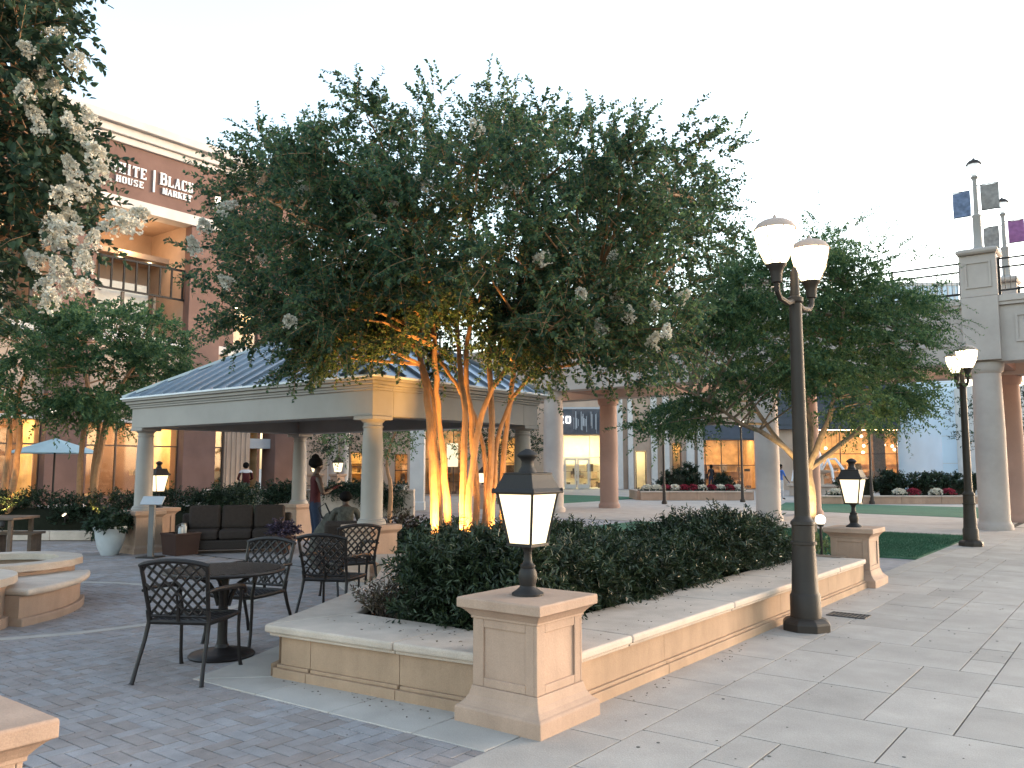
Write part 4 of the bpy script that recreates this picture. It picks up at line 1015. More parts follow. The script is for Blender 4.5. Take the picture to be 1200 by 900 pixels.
MB().box(-3.6, 4.4, 0, 8, 0, 18.2).build('wall', 'tower', FB)
for k in range(14): MB().box(-3.5+k*.57, -3.35+k*.57, -.06, -.001, 12, 18.1).build('fin', 'trimm', FB)
MB().box(-3.7, 4.5, -.1, 8.1, 18.2, 18.5).build('parapet', 'trimm', FB)

# raised flower beds beyond the bridge and the far fountain
def bed(label, px0, px1, d, h, name='flower_bed_wall'):
    t = frame_thing(name, label, 'planter', (px0+px1)/2, d); w_ = (px1-px0)/970*d/2
    n = 4
    for k in range(n):
        a = -w_+2*w_*k/n; MB().box(a+.004, a+2*w_/n-.004, 0, .3, 0, h-.07).build('wall_panel', 'pillar', t, bevel=.01); MB().box(a+.004, a+2*w_/n-.004, -.04, .36, h-.07, h).build('coping_stone', 'coping', t, bevel=.012)
    for s in (-1, 1): MB().box(s*w_-.15, s*w_+.15, .36, 3.0, 0, h-.001).build('side_wall', 'pillar', t)
    MB().box(-w_+.15, w_-.15, .36, 3.0, 0, h-.1).build('soil', 'soil', t)
    return t
bed('low stone bed of white and red flowers in front of the restaurant', 750, 880, 40, .44)
bed('low stone bed with flowers and a clipped hedge beside the far lawn', 960, 1145, 36, .36)
ff = frame_thing('far_fountain', 'distant fountain with white water jets above a pale round basin', 'fountain', 958, 46)
MB().lathe([(1.6, 0), (1.6, .5), (1.75, .55), (1.75, .65), (1.45, .65), (1.45, .5)], 24).build('basin', 'coping', ff, smooth=True)
MB().lathe([(.25, .5), (.2, 1.2), (.9, 1.35), (.95, 1.42), (.8, 1.42)], 20).build('bowl', 'coping', ff, smooth=True)
jt = MB(); jt.lathe([(.12, 1.4), (.2, 1.9), (.14, 2.3), (.02, 2.6)], 10)
for k in range(9):
    a = 2*math.pi*k/9; jt.tube([(.15*math.cos(a), .15*math.sin(a), 1.4), (.5*math.cos(a), .5*math.sin(a), 2.0), (.9*math.cos(a), .9*math.sin(a), 2.05), (1.3*math.cos(a), 1.3*math.sin(a), 1.5), (1.45*math.cos(a), 1.45*math.sin(a), .8)], [.04, .05, .06, .06, .05], 6)
jt.build('water_jet', 'spray', ff, smooth=True)
# umbrella and table at far left, low kerb
x, y = cw((66-600)/970*25, 25)
um = thing('parasol', 'pale blue flat parasol in front of the brick shop windows', 'umbrella', (x, y, 0))
v = [(0, 0, 2.46)]; f = []
for i in range(8):
    a = 2*math.pi*i/8; v.append((1.36*math.cos(a), 1.36*math.sin(a), 2.02))
for i in range(8): f.append((0, 1+i, 1+(i+1) % 8))
v2 = [(x_, y_, z_-.02) for x_, y_, z_ in v]; MB().add(v+v2, f+[tuple(i+9 for i in q[::-1]) for q in f]+[(1+i, 10+i, 10+(i+1) % 8, 1+(i+1) % 8) for i in range(8)]).build('canopy', 'umbrella', um)
MB().tube([(0, 0, 0), (0, 0, 2.44)], .03, 8).build('pole', 'iron', um); MB().lathe([(.3, 0), (.28, .08), (.05, .12)], 16).build('base', 'iron', um); MB().sphere((0, 0, 2.48), .04).build('finial', 'iron', um)
x, y = cw((10-600)/970*14.5, 14.5)
ot = thing('wooden_table', 'brown table cut by the left edge behind the fountain', 'table', (x, y, 0), YAW)
MB().box(-.55, .42, -.4, .4, .70, .745).build('tabletop', 'wood', ot, bevel=.008)
for sx in (-.45, .32):
    for sy in (-.3, .3): MB().box(sx-.03, sx+.03, sy-.03, sy+.03, 0, .70).build('leg', 'wood', ot)
x, y = cw((30-600)/970*14.9, 14.9)
ob = thing('wooden_bench', 'low brown bench beside the table at the left edge', 'bench', (x+.1, y-.1, 0), YAW)
MB().box(-.35, .42, -.2, .2, .42, .46).build('seat', 'wood', ob, bevel=.006)
for sx in (-.28, .34): MB().box(sx-.03, sx+.03, -.16, .16, 0, .42).build('leg', 'wood', ob)
kb = frame_thing('kerb_wall', 'low pale kerb wall in front of the clipped hedge at the left', 'wall', 60, 18.3)
for k in range(5): MB().box(-2.6+k*.9, -1.705+k*.9, 0, .28, 0, .20).build('kerb_stone', 'coping', kb, bevel=.015)

# ---------------------------------------------------------------- foliage
def nrm(a): return a/np.maximum(np.linalg.norm(a, axis=1, keepdims=True), 1e-6)
def leaf_mesh(name, P, D, Nn, L, Wd):
    N = len(P); T = nrm(D); S = nrm(np.cross(Nn, T)); U_ = np.cross(T, S)
    L = np.broadcast_to(L, (N,))[:, None]; Wd = np.broadcast_to(Wd, (N,))[:, None]
    v = np.empty((N, 6, 3), np.float32)
    v[:, 0] = P; v[:, 3] = P+T*L-U_*L*.16
    v[:, 1] = P+T*L*.32+S*Wd*.5+U_*Wd*.16; v[:, 5] = P+T*L*.32-S*Wd*.5+U_*Wd*.16
    v[:, 2] = P+T*L*.68+S*Wd*.40+U_*Wd*.10-U_*L*.05; v[:, 4] = P+T*L*.68-S*Wd*.40+U_*Wd*.10-U_*L*.05
    me = bpy.data.meshes.new(name); me.vertices.add(N*6); me.vertices.foreach_set('co', v.ravel())
    me.loops.add(N*8); idx = (np.arange(N)*6)[:, None]+np.array([0, 3, 2, 1, 0, 5, 4, 3])[None]
    idx = (np.arange(N)*6)[:, None]+np.array([0, 1, 2, 3, 0, 3, 4, 5])[None]
    me.loops.foreach_set('vertex_index', idx.ravel().astype(np.int32))
    me.polygons.add(N*2); me.polygons.foreach_set('loop_start', np.arange(0, N*8, 4, dtype=np.int32)); me.polygons.foreach_set('loop_total', np.full(N*2, 4, np.int32))
    me.update(calc_edges=True); return me
def sprigs(clumps, K, n, ls, centre, up=.25, out=.6, spread=.5, droop=.15, seed=1, flat=1.0):
    r = np.random.default_rng(seed); cl = np.array(clumps, float); C_ = np.repeat(cl[:, :3], K, 0); rad = np.repeat(cl[:, 3], K)[:, None]
    m = len(C_)
    S = nrm(r.normal(size=(m, 3)))*r.random((m, 1))**.5*rad*spread*2; S[:, 2] *= flat
    st = C_+S
    d = nrm(nrm(r.normal(size=(m, 3)))*1.0+out*nrm(C_-np.array(centre))+np.array([0, 0, up])+.5*nrm(S))
    d[:, 2] *= flat; d = nrm(d)
    ln = ls*r.uniform(.55, 1.2, (m, 1))
    return st, d, ln, droop
def foliage(name, parent, m, clumps, K, n, ls, centre, L, Wd, seed=1, up=.25, out=.6, spread=.5, droop=.15, flat=1.0, open_=.8, stems=None, stemr=.003):
    st, d, ln, dr = sprigs(clumps, K, n, ls, centre, up, out, spread, droop, seed, flat)
    r = np.random.default_rng(seed+100); k = len(st)
    t = np.tile(np.linspace(.12, 1, n), k)[:, None]; st_ = np.repeat(st, n, 0); d_ = np.repeat(d, n, 0); ln_ = np.repeat(ln, n, 0)
    P = st_+d_*ln_*t; P[:, 2] -= (dr*ln_*t*t)[:, 0]
    side = nrm(np.cross(d_, nrm(r.normal(size=d_.shape))))
    D = d_*(1-open_*.5)+side*open_+r.normal(size=d_.shape)*.15
    Nn = np.array([0, 0, 1.0])+r.normal(size=d_.shape)*.55
    N = len(P); sc = r.uniform(.7, 1.2, N)*(1-.25*t[:, 0])
    me = leaf_mesh(name, P, D, Nn, L*sc, Wd*sc)
    o = mesh_obj(name, me, m, parent); o['kind'] = 'stuff'
    if stems:
        b = MB()
        for i in range(k):
            a = st[i]; e = a+d[i]*ln[i]; mid = (a+e)/2; e = (e[0], e[1], e[2]-dr*ln[i][0]); b.tube([a, mid, e], [stemr*1.6, stemr*1.2, stemr*.6], 3, cap=False)
        q = b.build('twig', stems, parent); q['kind'] = 'stuff'
    return o
def polysample(P, n, seed, inset=0):
    r = random.Random(seed); xs_ = [p[0] for p in P]; ys_ = [p[1] for p in P]; out = []
    while len(out) < n:
        x = r.uniform(min(xs_), max(xs_)); y = r.uniform(min(ys_), max(ys_))
        if inpoly(x, y, P) and (not inset or all(inpoly(x+dx, y+dy, P) for dx, dy in ((inset,0),(-inset,0),(0,inset),(0,-inset)))): out.append((x, y))
    return out
def crown(P, n, px0, d, thick, r, seed, inset=14, reject=None):
    """outline in degrees-like image units turned into metres at distance d; depth of its own"""
    rr = random.Random(seed+5); cx = (min(p[0] for p in P)+max(p[0] for p in P))/2; hw = (max(p[0] for p in P)-min(p[0] for p in P))/2
    out = []
    for x, y in polysample(P, n, seed, inset):
        if reject and reject(x, y, rr): continue
        h = thick*math.sqrt(max(.08, 1-((x-cx)/hw)**2*.9)); yy = rr.choice((-1, 1))*h*rr.random()**.6
        dd = (d+yy)
        out.append(((x-px0)/970*dd+((px0-600)/970*(dd-d)), yy, 1.6+(547-y)/970*dd, r*rr.uniform(.7, 1.25)))
    return out
def stem_tube(b, pts, r0, r1, n=8, wob=.012, seed=0):
    rr = random.Random(seed); pts = [Vector(p) for p in pts]; fine = []
    for i in range(len(pts)-1):
        p0 = pts[max(i-1, 0)]; p1 = pts[i]; p2 = pts[i+1]; p3 = pts[min(i+2, len(pts)-1)]
        for q in range(4):
            t = q/4; fine.append(.5*((2*p1)+(-p0+p2)*t+(2*p0-5*p1+4*p2-p3)*t*t+(-p0+3*p1-3*p2+p3)*t**3))
    fine.append(pts[-1]); m = len(fine)-1
    fine = [p+Vector((rr.uniform(-1, 1), rr.uniform(-1, 1), 0))*wob*(i > 0) for i, p in enumerate(fine)]
    b.tube(fine, [(r0+(r1-r0)*i/m)*rr.uniform(.92, 1.08) for i in range(m+1)], n); return fine
def branches(b, nodes, clumps, seed, r0=.022, r1=.006):
    rr = random.Random(seed)
    for (x, y, z, r_) in clumps:
        c = Vector((x, y, z)); best = min(nodes, key=lambda p: (p-c).length+(1.5 if p.z > z else 0)*max(0, p.z-z))
        mid = (best+c)/2+Vector((rr.uniform(-.1, .1), rr.uniform(-.1, .1), rr.uniform(-.05, .12)))
        L_ = (best-c).length
        b.tube([best, mid, c], [r0*min(1.3, .5+L_*.4), (r0+r1)/2, r1], 5, cap=False)
def panicle_meshes():
    out = []
    for s in range(3):
        r = np.random.default_rng(40+s); N = 230
        h = r.random(N)**.8; rad = (.075*(1-h)**.7+.012); a = r.random(N)*6.283; q = np.sqrt(r.random(N))*.45+.55
        lump = 1+.35*np.sin(a*3+h*9+s)
        P = np.stack([np.cos(a)*rad*q*lump, np.sin(a)*rad*q*lump, h*.24-.05], 1)
        D = nrm(np.stack([np.cos(a), np.sin(a), r.normal(size=N)*.5+.2], 1)+r.normal(size=(N, 3))*.5)
        out.append(leaf_mesh('blossom_cluster', P, D, r.normal(size=(N, 3)), .034*r.uniform(.7, 1.2, N), .032*r.uniform(.7, 1.2, N)))
        out[-1].materials.append(M['petal'])
    return out
PAN = panicle_meshes()
def panicle(parent, loc, s, seed):
    r = random.Random(seed); o = bpy.data.objects.new('blossom_cluster', PAN[seed % 3]); C.objects.link(o); o.parent = parent; o.location = loc
    o.rotation_euler = (R(r.uniform(-70, 70)), R(r.uniform(-70, 70)), r.uniform(0, 6)); o.scale = (s, s, s*r.uniform(.9, 1.2)); o['kind'] = 'stuff'

# main crape myrtle in the planter
def tree_at(name, label, px, d, z=0, group=None):
    x, y = cw((px-600)/970*d, d); return thing(name, label, 'tree', (x, y, z), YAW, group)
D0 = 10.8; PX = 553
mt = tree_at('crape_myrtle_tree', 'large multi stemmed tree in the planter with floodlit golden trunks and a broad dark crown', PX, D0)
W3 = lambda px, py, dy=0: ((px-PX)/970*(D0+dy)+((PX-600)/970*dy), dy, 1.6+(547-py)/970*(D0+dy))
STEMS = [
 ([(512,660),(508,560),(503,500),(496,440),(480,388),(452,330),(420,260)], .0, .090),
 ([(529,660),(522,560),(514,490),(510,430),(507,380),(490,300),(470,220)], .18, .075),
 ([(541,662),(543,560),(544,480),(538,420),(536,360),(548,270),(560,180)], -.05, .072),
 ([(551,662),(551,570),(561,500),(577,455),(606,418),(645,392),(700,330)], -.12, .066),
 ([(561,662),(557,560),(552,490),(545,430),(556,360),(600,260),(620,170)], .2, .07),
 ([(574,662),(574,550),(577,480),(573,420),(590,350),(640,260),(690,190)], .05, .072),
 ([(566,660),(570,560),(560,500),(540,460),(512,420),(460,370),(400,330)], .32, .05),
 ([(588,650),(591,540),(598,470),(606,410),(640,330),(720,260),(790,220)], .35, .06),
 ([(577,640),(580,540),(590,495),(603,465),(636,425),(690,375),(770,330)], .15, .05),
 ([(522,655),(512,540),(500,440),(440,340),(360,260),(290,220)], .4, .05),
]
nodes = []
for k, (P, dy, r0) in enumerate(STEMS):
    b = MB(); dirs = random.Random(k)
    slope = dirs.uniform(-.25, .35)
    pts = [W3(px, py, dy+(max(0, 480-py)/480)*slope*5) for px, py in P]
    fine = stem_tube(b, pts, r0*.70, .018, 9, .014, k); b.build('trunk', 'bark', mt, smooth=True)
    nodes += [p for p in fine if p.z > 2.7]
CR = [(228,300),(238,240),(250,205),(268,185),(290,148),(330,130),(380,150),(400,145),(412,112),(450,92),(500,108),(520,92),(580,92),(612,98),(640,130),(700,132),(740,140),(775,155),(850,168),(838,220),(856,285),(835,300),(818,335),(820,380),(795,410),(770,440),(745,430),(720,460),(700,425),(650,405),(600,330),(520,330),(470,400),(420,385),(395,420),(350,410),(335,430),(300,385),(262,375),(235,335)]
def rej(x, y, rr):
    if 395 < x < 470 and 135 < y < 195 and rr.random() < .8: return True       # sky window upper left
    if 790 < x < 850 and 250 < y < 330 and rr.random() < .35: return True
    return False
cl = crown(CR, 150, PX, D0, 2.5, .40, 3, 12, rej)
cl += crown([(400,300),(480,280),(640,290),(790,300),(780,400),(720,425),(650,400),(600,350),(540,372),(470,395),(420,375)], 34, PX, D0-.9, 1.0, .36, 31, 6)
cl += crown([(420,380),(470,340),(560,330),(640,340),(680,400),(640,430),(600,420),(540,418),(480,440),(450,430)], 16, PX, D0-.3, 1.1, .30, 37, 4)
cl += crown([(290,330),(400,320),(470,350),(440,395),(400,400),(340,412),(300,380)], 15, PX, D0-.6, .9, .34, 32, 6)
tw = MB(); branches(tw, nodes, cl, 4, .026, .007); tw.build('branch', 'bark', mt, smooth=True)['kind'] = 'stuff'
foliage('crown', mt, 'leaf', cl, 38, 26, .44, (0, 0, 4.0), .066, .042, 5, up=.25, out=.6, spread=.47, droop=.12, open_=1.1, stems='bark', stemr=.0025)
# stray sprays on the outline
sp = []
rr = random.Random(8)
for i, (px, py) in enumerate(CR):
    if i % 2 == 0: x, y, z = W3(px, py, rr.uniform(-1.2, 1.2)); sp.append((x, y, z, .22))
foliage('crown_spray', mt, 'leaf', sp, 13, 20, .45, (0, 0, 4.2), .066, .042, 9, up=.3, out=.8, spread=.5, droop=.15, stems='bark', stemr=.0025)
for k, (px, py) in enumerate([(430,250),(420,236),(345,212),(560,143),(232,262),(222,290),(336,376),(350,365),(682,342),(724,352),(738,372),(782,392),(706,388),(765,405),(800,350),(640,300),(455,232),(300,300),(262,330),(600,215),(500,210),(720,300),(770,360),(395,300),(250,240)]):
    panicle(mt, W3(px, py, -rr.uniform(1.4, 2.3)), rr.uniform(.55, .9), k)

# right hand feathery tree behind the lamp
D1 = 16.1; P1 = 947
rt = tree_at('feathery_tree', 'spreading feathery green tree behind the tall lamp, lit from below', P1, D1)
W1 = lambda px, py, dy=0: ((px-P1)/970*(D1+dy)+((P1-600)/970*dy), dy, 1.6+(547-py)/970*(D1+dy))
nodes = []
for k, (P, dy, r0, r1) in enumerate([([(947,650),(946,590),(944,548)], 0, .12, .10), ([(945,552),(925,530),(895,508),(868,496),(830,470),(790,450)], -.3, .06, .02), ([(945,552),(950,505),(940,450),(930,380),(920,320)], .3, .07, .02),
      ([(944,550),(958,520),(975,480),(985,420),(1000,330)], -.2, .075, .02), ([(945,550),(985,520),(1010,500),(1050,450),(1085,390)], .2, .06, .02), ([(945,553),(915,520),(880,470),(850,400),(850,330)], .5, .055, .02)]):
    b = MB(); fine = stem_tube(b, [W1(px, py, dy*i) for i, (px, py) in enumerate(P)], r0, r1, 9, .015, 30+k); b.build('trunk' if k == 0 else 'limb', 'bark2', rt, smooth=True)
    if k: nodes += fine[3:]
CR1 = [(812,345),(830,305),(860,300),(880,278),(920,290),(960,262),(1010,275),(1050,300),(1062,308),(1075,340),(1098,372),(1080,415),(1086,455),(1065,470),(1045,500),(1010,520),(985,500),(960,470),(930,470),(900,478),(860,470),(830,500),(790,520),(752,505),(748,485),(785,462),(815,430),(815,390)]
cl = crown(CR1, 150, P1, D1, 1.9, .40, 12, 8, lambda x, y, q: y > 500 and 900 < x < 990 and q.random() < .3)
tw = MB(); branches(tw, nodes, cl, 14, .022, .006); tw.build('branch', 'bark2', rt, smooth=True)['kind'] = 'stuff'
foliage('crown', rt, 'leaf_maple', cl, 26, 26, .60, (0, 0, 3.6), .085, .036, 15, up=.0, out=.6, spread=.5, droop=.25, flat=.45, open_=.9)
sp = [(*W1(px, py, rr.uniform(-.8, .8)), .22) for px, py in ((985,275),(1010,262),(1060,290),(1085,300),(1105,345),(1120,375),(1112,410),(880,268),(830,300),(965,258),(1040,285))]
foliage('crown_spray', rt, 'leaf_maple', sp, 6, 20, .75, (0, 0, 3.2), .07, .026, 16, up=.35, out=1.0, spread=.4, droop=.2, stems='bark2', stemr=.003)

# near flowering tree, upper left
D2 = 5.0; P2 = -190
nl = tree_at('blossoming_tree', 'near flowering tree leaning in from the left edge with big white blossom clusters', P2, D2+.4)
W2 = lambda px, py, dy=0: ((px-P2)/970*(D2+.4+dy)+((P2-600)/970*dy), dy, 1.6+(547-py)/970*(D2+.4+dy))
nodes = []
for k, P in enumerate([[(-190,860),(-185,600),(-170,420),(-130,300),(-60,200),(0,120)], [(-190,850),(-195,560),(-180,380),(-150,200),(-100,60)], [(-188,700),(-180,480),(-130,360),(-60,300),(30,250)], [(-189,720),(-192,520),(-200,300),(-220,100),(-230,-60)]]):
    b = MB(); fine = stem_tube(b, [W2(px, py, .1*k) for px, py in P], .07, .02, 8, .008, 60+k); b.build('trunk', 'bark', nl, smooth=True); nodes += [p for p in fine if p.z > 2.2]
CR2 = [(-330,-120),(50,-120),(40,-20),(34,20),(10,60),(22,100),(40,128),(60,150),(70,190),(62,225),(76,270),(60,300),(62,330),(40,345),(0,330),(-80,352),(-200,320),(-330,300)]
cl = crown(CR2, 190, P2, D2+.4, .8, .20, 22, 10)
tw = MB(); branches(tw, nodes, cl, 24, .014, .004); tw.build('branch', 'bark', nl, smooth=True)['kind'] = 'stuff'
foliage('crown', nl, 'leaf_near', cl, 15, 20, .34, (-1, 0, 3.4), .068, .042, 25, up=.1, out=.6, spread=.6, droop=.2, stems='bark', stemr=.002)
for k, (px, py, s) in enumerate([(15,65,.8),(38,92,.9),(64,56,.9),(20,122,.7),(100,176,1.0),(72,196,.8),(55,222,.95),(138,255,1.1),(46,254,.9),(50,282,1.0),(82,304,.9),(96,284,.8),(62,322,1.0),(72,340,.8),(52,356,.9),(92,332,.7),(28,142,.7),(118,262,1.0),(36,306,.9),(70,250,.8),(88,220,.9),(104,200,.9),(82,150,.8),(10,40,.7),(30,20,.7),(5,95,.8),(60,290,.8),(90,310,.8),(40,335,.8),(60,130,.6),(88,128,.7),(148,262,.8),(76,270,.9)]):
    panicle(nl, W2(px, py, -.45-rr.random()*.45), s*.66, k)

# two lit trees in front of the brick building
def left_tree(label, px, d, CRp, trunks, seed, n):
    t = tree_at('plaza_tree', label, px, d, 0, 'lit trees in front of the brick building')
    Wf = lambda a, b_, dy=0: ((a-px)/970*(d+dy)+((px-600)/970*dy), dy, 1.6+(547-b_)/970*(d+dy)); nd = []
    for k, P in enumerate(trunks):
        b = MB(); fine = stem_tube(b, [Wf(a, b_, .1*k) for a, b_ in P], .085, .035, 8, .012, seed+k); b.build('trunk', 'bark', t, smooth=True); nd += fine[len(fine)//2:]
    c_ = crown(CRp, n, px, d, 1.8, .4, seed, 8)
    tw = MB(); branches(tw, nd, c_, seed+1, .022, .007); tw.build('branch', 'bark', t, smooth=True)['kind'] = 'stuff'
    foliage('crown', t, 'leaf_maple', c_, 24, 24, .62, (0, 0, 4), .10, .05, seed+2, up=.05, out=.6, spread=.45, droop=.3, flat=.5)
    return t
left_tree('lit tree with two slim golden trunks between the parasol and the pavilion', 108, 19.5, [(62,350),(120,345),(165,358),(192,378),(225,402),(238,425),(200,445),(160,462),(142,490),(138,512),(112,505),(80,490),(60,440)], [[(98,628),(97,560),(98,520),(104,480),(130,430)], [(112,628),(116,560),(122,510),(130,470),(160,420)], [(118,628),(112,560),(116,500),(100,450),(90,400)]], 70, 46)
left_tree('lit tree at the left edge behind the fountain with dark crown', 14, 19.0, [(-140,345),(0,338),(60,340),(90,360),(100,420),(90,470),(62,490),(30,485),(0,500),(-140,500)], [[(14,628),(20,560),(24,510),(20,460),(40,410)], [(8,628),(10,560),(12,500),(-10,440)]], 80, 52)
bt = tree_at('small_tree', 'small leafy tree behind the pavilion right of its front column', 458, 24)
b = MB(); stem_tube(b, [(0, 0, 0), (.02, 0, 1.0), (-.1, 0, 1.8), (.2, 0, 2.8)], .07, .03); b.build('trunk', 'bark', bt, smooth=True)
rr = random.Random(5); c_ = [(rr.gauss(.1, .9), rr.gauss(0, .7), rr.uniform(2.1, 3.8), .35) for _ in range(46)]
foliage('crown', bt, 'leaf_brt', c_, 9, 14, .55, (0, 0, 2.6), .10, .05, 91)
for k, (px, d, s) in enumerate(((410, 34, 1.0), (585, 36, 1.0), (1210, 40, 1.3))):
    t = tree_at('small_tree', ['dark green tree behind the two slim white columns', 'dark tree behind the pavilion rear right column', 'green tree beyond the warm lit bridge columns at the right edge'][k], px, d)
    b = MB(); stem_tube(b, [(0, 0, 0), (.05, 0, 1.2), (0, 0, 2.6)], .10*s, .04); b.build('trunk', 'bark2', t, smooth=True)
    c_ = [(rr.gauss(0, 1.0)*s, rr.gauss(0, .8), rr.uniform(2.2, 4.6)*s, .4) for _ in range(42)]
    foliage('crown', t, 'leaf_dark', c_, 9, 14, .65, (0, 0, 3), .12, .06, 95+k)

# clipped hedge in the planter
HP = [(-3.85, 4.95), (-4.75, 4.95), (-5.1, 5.3), (-5.75, 6.2), (-6.3, 7.1), (-6.75, 7.9), (-6.2, 9.0), (-5.4, 10.2), (-4.6, 10.9), (-3.85, 10.9)]
hg = thing('hedge', 'dense dark green hedge of narrow leaves filling the raised planter', 'hedge', (-4.8, 7.2, .31))
HO = lambda x, y: (x+4.8, y-7.2)
rr = random.Random(17); cl = []
top = lambda x, y: .54-.15*max(0, -4.6-x)+.07*math.sin(x*2.3+y*1.1)+.06*math.sin(y*1.7-x)+.05*math.sin(3.1*y+2*x)
for x, y in polysample(HP, 330, 19):
    cl.append((*HO(x, y), top(x, y)-rr.uniform(.10, .22), .15))
n_ = len(HP)
for i in range(n_):
    (xa, ya_), (xb, yb_) = HP[i], HP[(i+1) % n_]; L_ = math.hypot(xb-xa, yb_-ya_)
    vis = i in (0, 1, 2, 3, 4, 5, 9, 8)
    for k in range(int(L_*(16 if vis else 6))):
        t = rr.random(); x = xa+(xb-xa)*t; y = ya_+(yb_-ya_)*t; x = x*.985+(-4.8)*.015; y = y*.985+7.2*.015
        cl.append((*HO(x, y), rr.uniform(.02, top(x, y)-.12), .13))
foliage('foliage', hg, 'leaf_hedge', cl, 15, 15, .25, (0, 0, -.4), .085, .021, 21, up=.75, out=.35, spread=.5, droop=.12, open_=.75)
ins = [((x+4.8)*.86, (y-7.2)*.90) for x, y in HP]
MB().prism(ins, -.25, .16).build('shade_core', 'core', hg)  # solid dark block in place of the hedge's inner shade
rd = thing('red_leaf_plant', 'small sparse reddish plant at the inner tip of the planter left of the hedge', 'plant', (-5.22, 5.12, .31))
cl = [(rr.uniform(-.22, .35), rr.uniform(-.12, .30), rr.uniform(.02, .16), .08) for _ in range(34)]
foliage('foliage', rd, 'leaf_red', cl, 6, 9, .2, (0, 0, -.6), .05, .02, 33, up=1.2, out=.3, droop=.05, stems='bark2', stemr=.003)
def shrub(name, label, cat, loc, rx, ry, h, m, nc, K, n, L, Wd, seed, rz=0, box=False, group=None, core=True, up=.5):
    t = thing(name, label, cat, loc, rz, group); r = random.Random(seed); c_ = []
    for _ in range(nc):
        if box: x, y, z = r.uniform(-1, 1)*rx, r.uniform(-1, 1)*ry, h*(1-.6*r.random()**2)
        else:
            a = r.uniform(0, 6.283); q = math.sqrt(r.random()); x, y = rx*q*math.cos(a), ry*q*math.sin(a); z = h*math.sqrt(max(.02, 1-q*q*.9))*r.uniform(.45, 1)
        c_.append((x, y, max(.04, z-L), .12))
    foliage('foliage', t, m, c_, K, n, min(.3, h*.45), (0, 0, -h*.3), L, Wd, seed, up=up, out=.6)
    if core: MB().lathe([(1, 0), (1, .6), (.6, .78)], 10).build('shade_core', 'core', t).scale = (rx*.8, ry*.8, h*.9)
    return t
# shrubs around the plaza
LH = cw((62-600)/970*19.2, 19.2); shrub('hedge', 'dark clipped hedge behind the kerb wall at the left edge', 'hedge', (LH[0], LH[1], 0), 1.9, .5, .92, 'leaf_dark', 90, 9, 12, .09, .035, 101, YAW, True)
LH = cw((240-600)/970*19.0, 19.0); shrub('hedge', 'dark clipped hedge behind the brown sofa', 'hedge', (LH[0], LH[1], 0), 1.15, .45, 1.0, 'leaf_dark', 70, 9, 12, .09, .035, 102, YAW, True)
LH = cw((276-600)/970*22, 22); shrub('shrub', 'dense dark shrub in front of the cream garden wall, behind the sofa', 'shrub', (LH[0], LH[1], 0), .45, .45, 1.25, 'leaf_dark', 40, 9, 12, .09, .035, 103, YAW)
shrub('pot_plant', 'bushy plant with broad leaves filling the round pale pot', 'plant', (-15.15, 7.72, .44), .34, .34, .36, 'leaf_dark', 26, 7, 9, .12, .05, 104, 0, core=False, up=.9)
for k, (px, d, rx, h, m, lb) in enumerate(((470, 15.2, .7, .72, 'leaf_red', 'reddish dark shrub left of the lit trunks behind the ledge'), (505, 14.0, .55, .62, 'leaf_dark', 'dark low shrub just behind the lit trunks'), (455, 13.2, .35, .45, 'leaf_dark', 'small green shrub right of the pavilion pedestal'), (640, 14.5, .9, .75, 'leaf_dark', 'dark shrub behind the big lantern at the back of the planter'), (560, 15.0, .9, .66, 'leaf_dark', 'dark shrub showing between the lit trunks'))):
    x, y = cw((px-600)/970*d, d); shrub('shrub', lb, 'shrub', (x, y, .0), rx, .5, h, m, 36, 9, 12, .09, .04, 110+k, YAW)
x, y = cw((335-600)/970*15.6, 15.6); shrub('purple_flower_plant', 'purple flowering plant beside the rear pavilion column', 'plant', (x, y, .35), .24, .22, .26, 'petal_purple', 16, 8, 9, .06, .04, 120, YAW, core=False)
pot('clay pot under the purple flowers beside the rear pavilion column', (x, y, 0), .72, 'clay')
for k, (px, w_, dr_) in enumerate(((272, .5, .75), (322, .42, .62), (348, .3, .4), (402, .8, .2), (436, .35, .45), (458, .55, .62))):
    x, y = cw((px-600)/970*26.95, 26.95); t = thing('trailing_plant', ['broad dark trailing plant over the left end of the cream wall', 'dark trailing plant hanging down the middle of the cream wall', 'small trailing plant beside the rear pavilion column', 'low dark plants along the top of the cream wall behind the woman', 'trailing plant just left of the front pavilion column', 'trailing plant right of the front pavilion column'][k], 'plant', (x, y, .9), YAW)
    r = random.Random(k); c_ = [(r.uniform(-1, 1)*w_*(1-.35*q), -.08-.1*r.random(), .16-q*dr_, .14) for q in [r.random() for _ in range(40)]]
    foliage('foliage', t, 'leaf_dark', c_, 7, 10, .24, (0, .3, .2), .08, .04, 130+k, up=.0, droop=.5)
x, y = cw((472-600)/970*26.9, 26.9); t = thing('white_bowl', 'small pale bowl on the cream wall right of the trailing plant', 'bowl', (x, y, .87)); MB().lathe([(.1, 0), (.16, .08), (.19, .16), (.17, .16), (.14, .09)], 16, cap=False).build('bowl', 'pot', t, smooth=True)
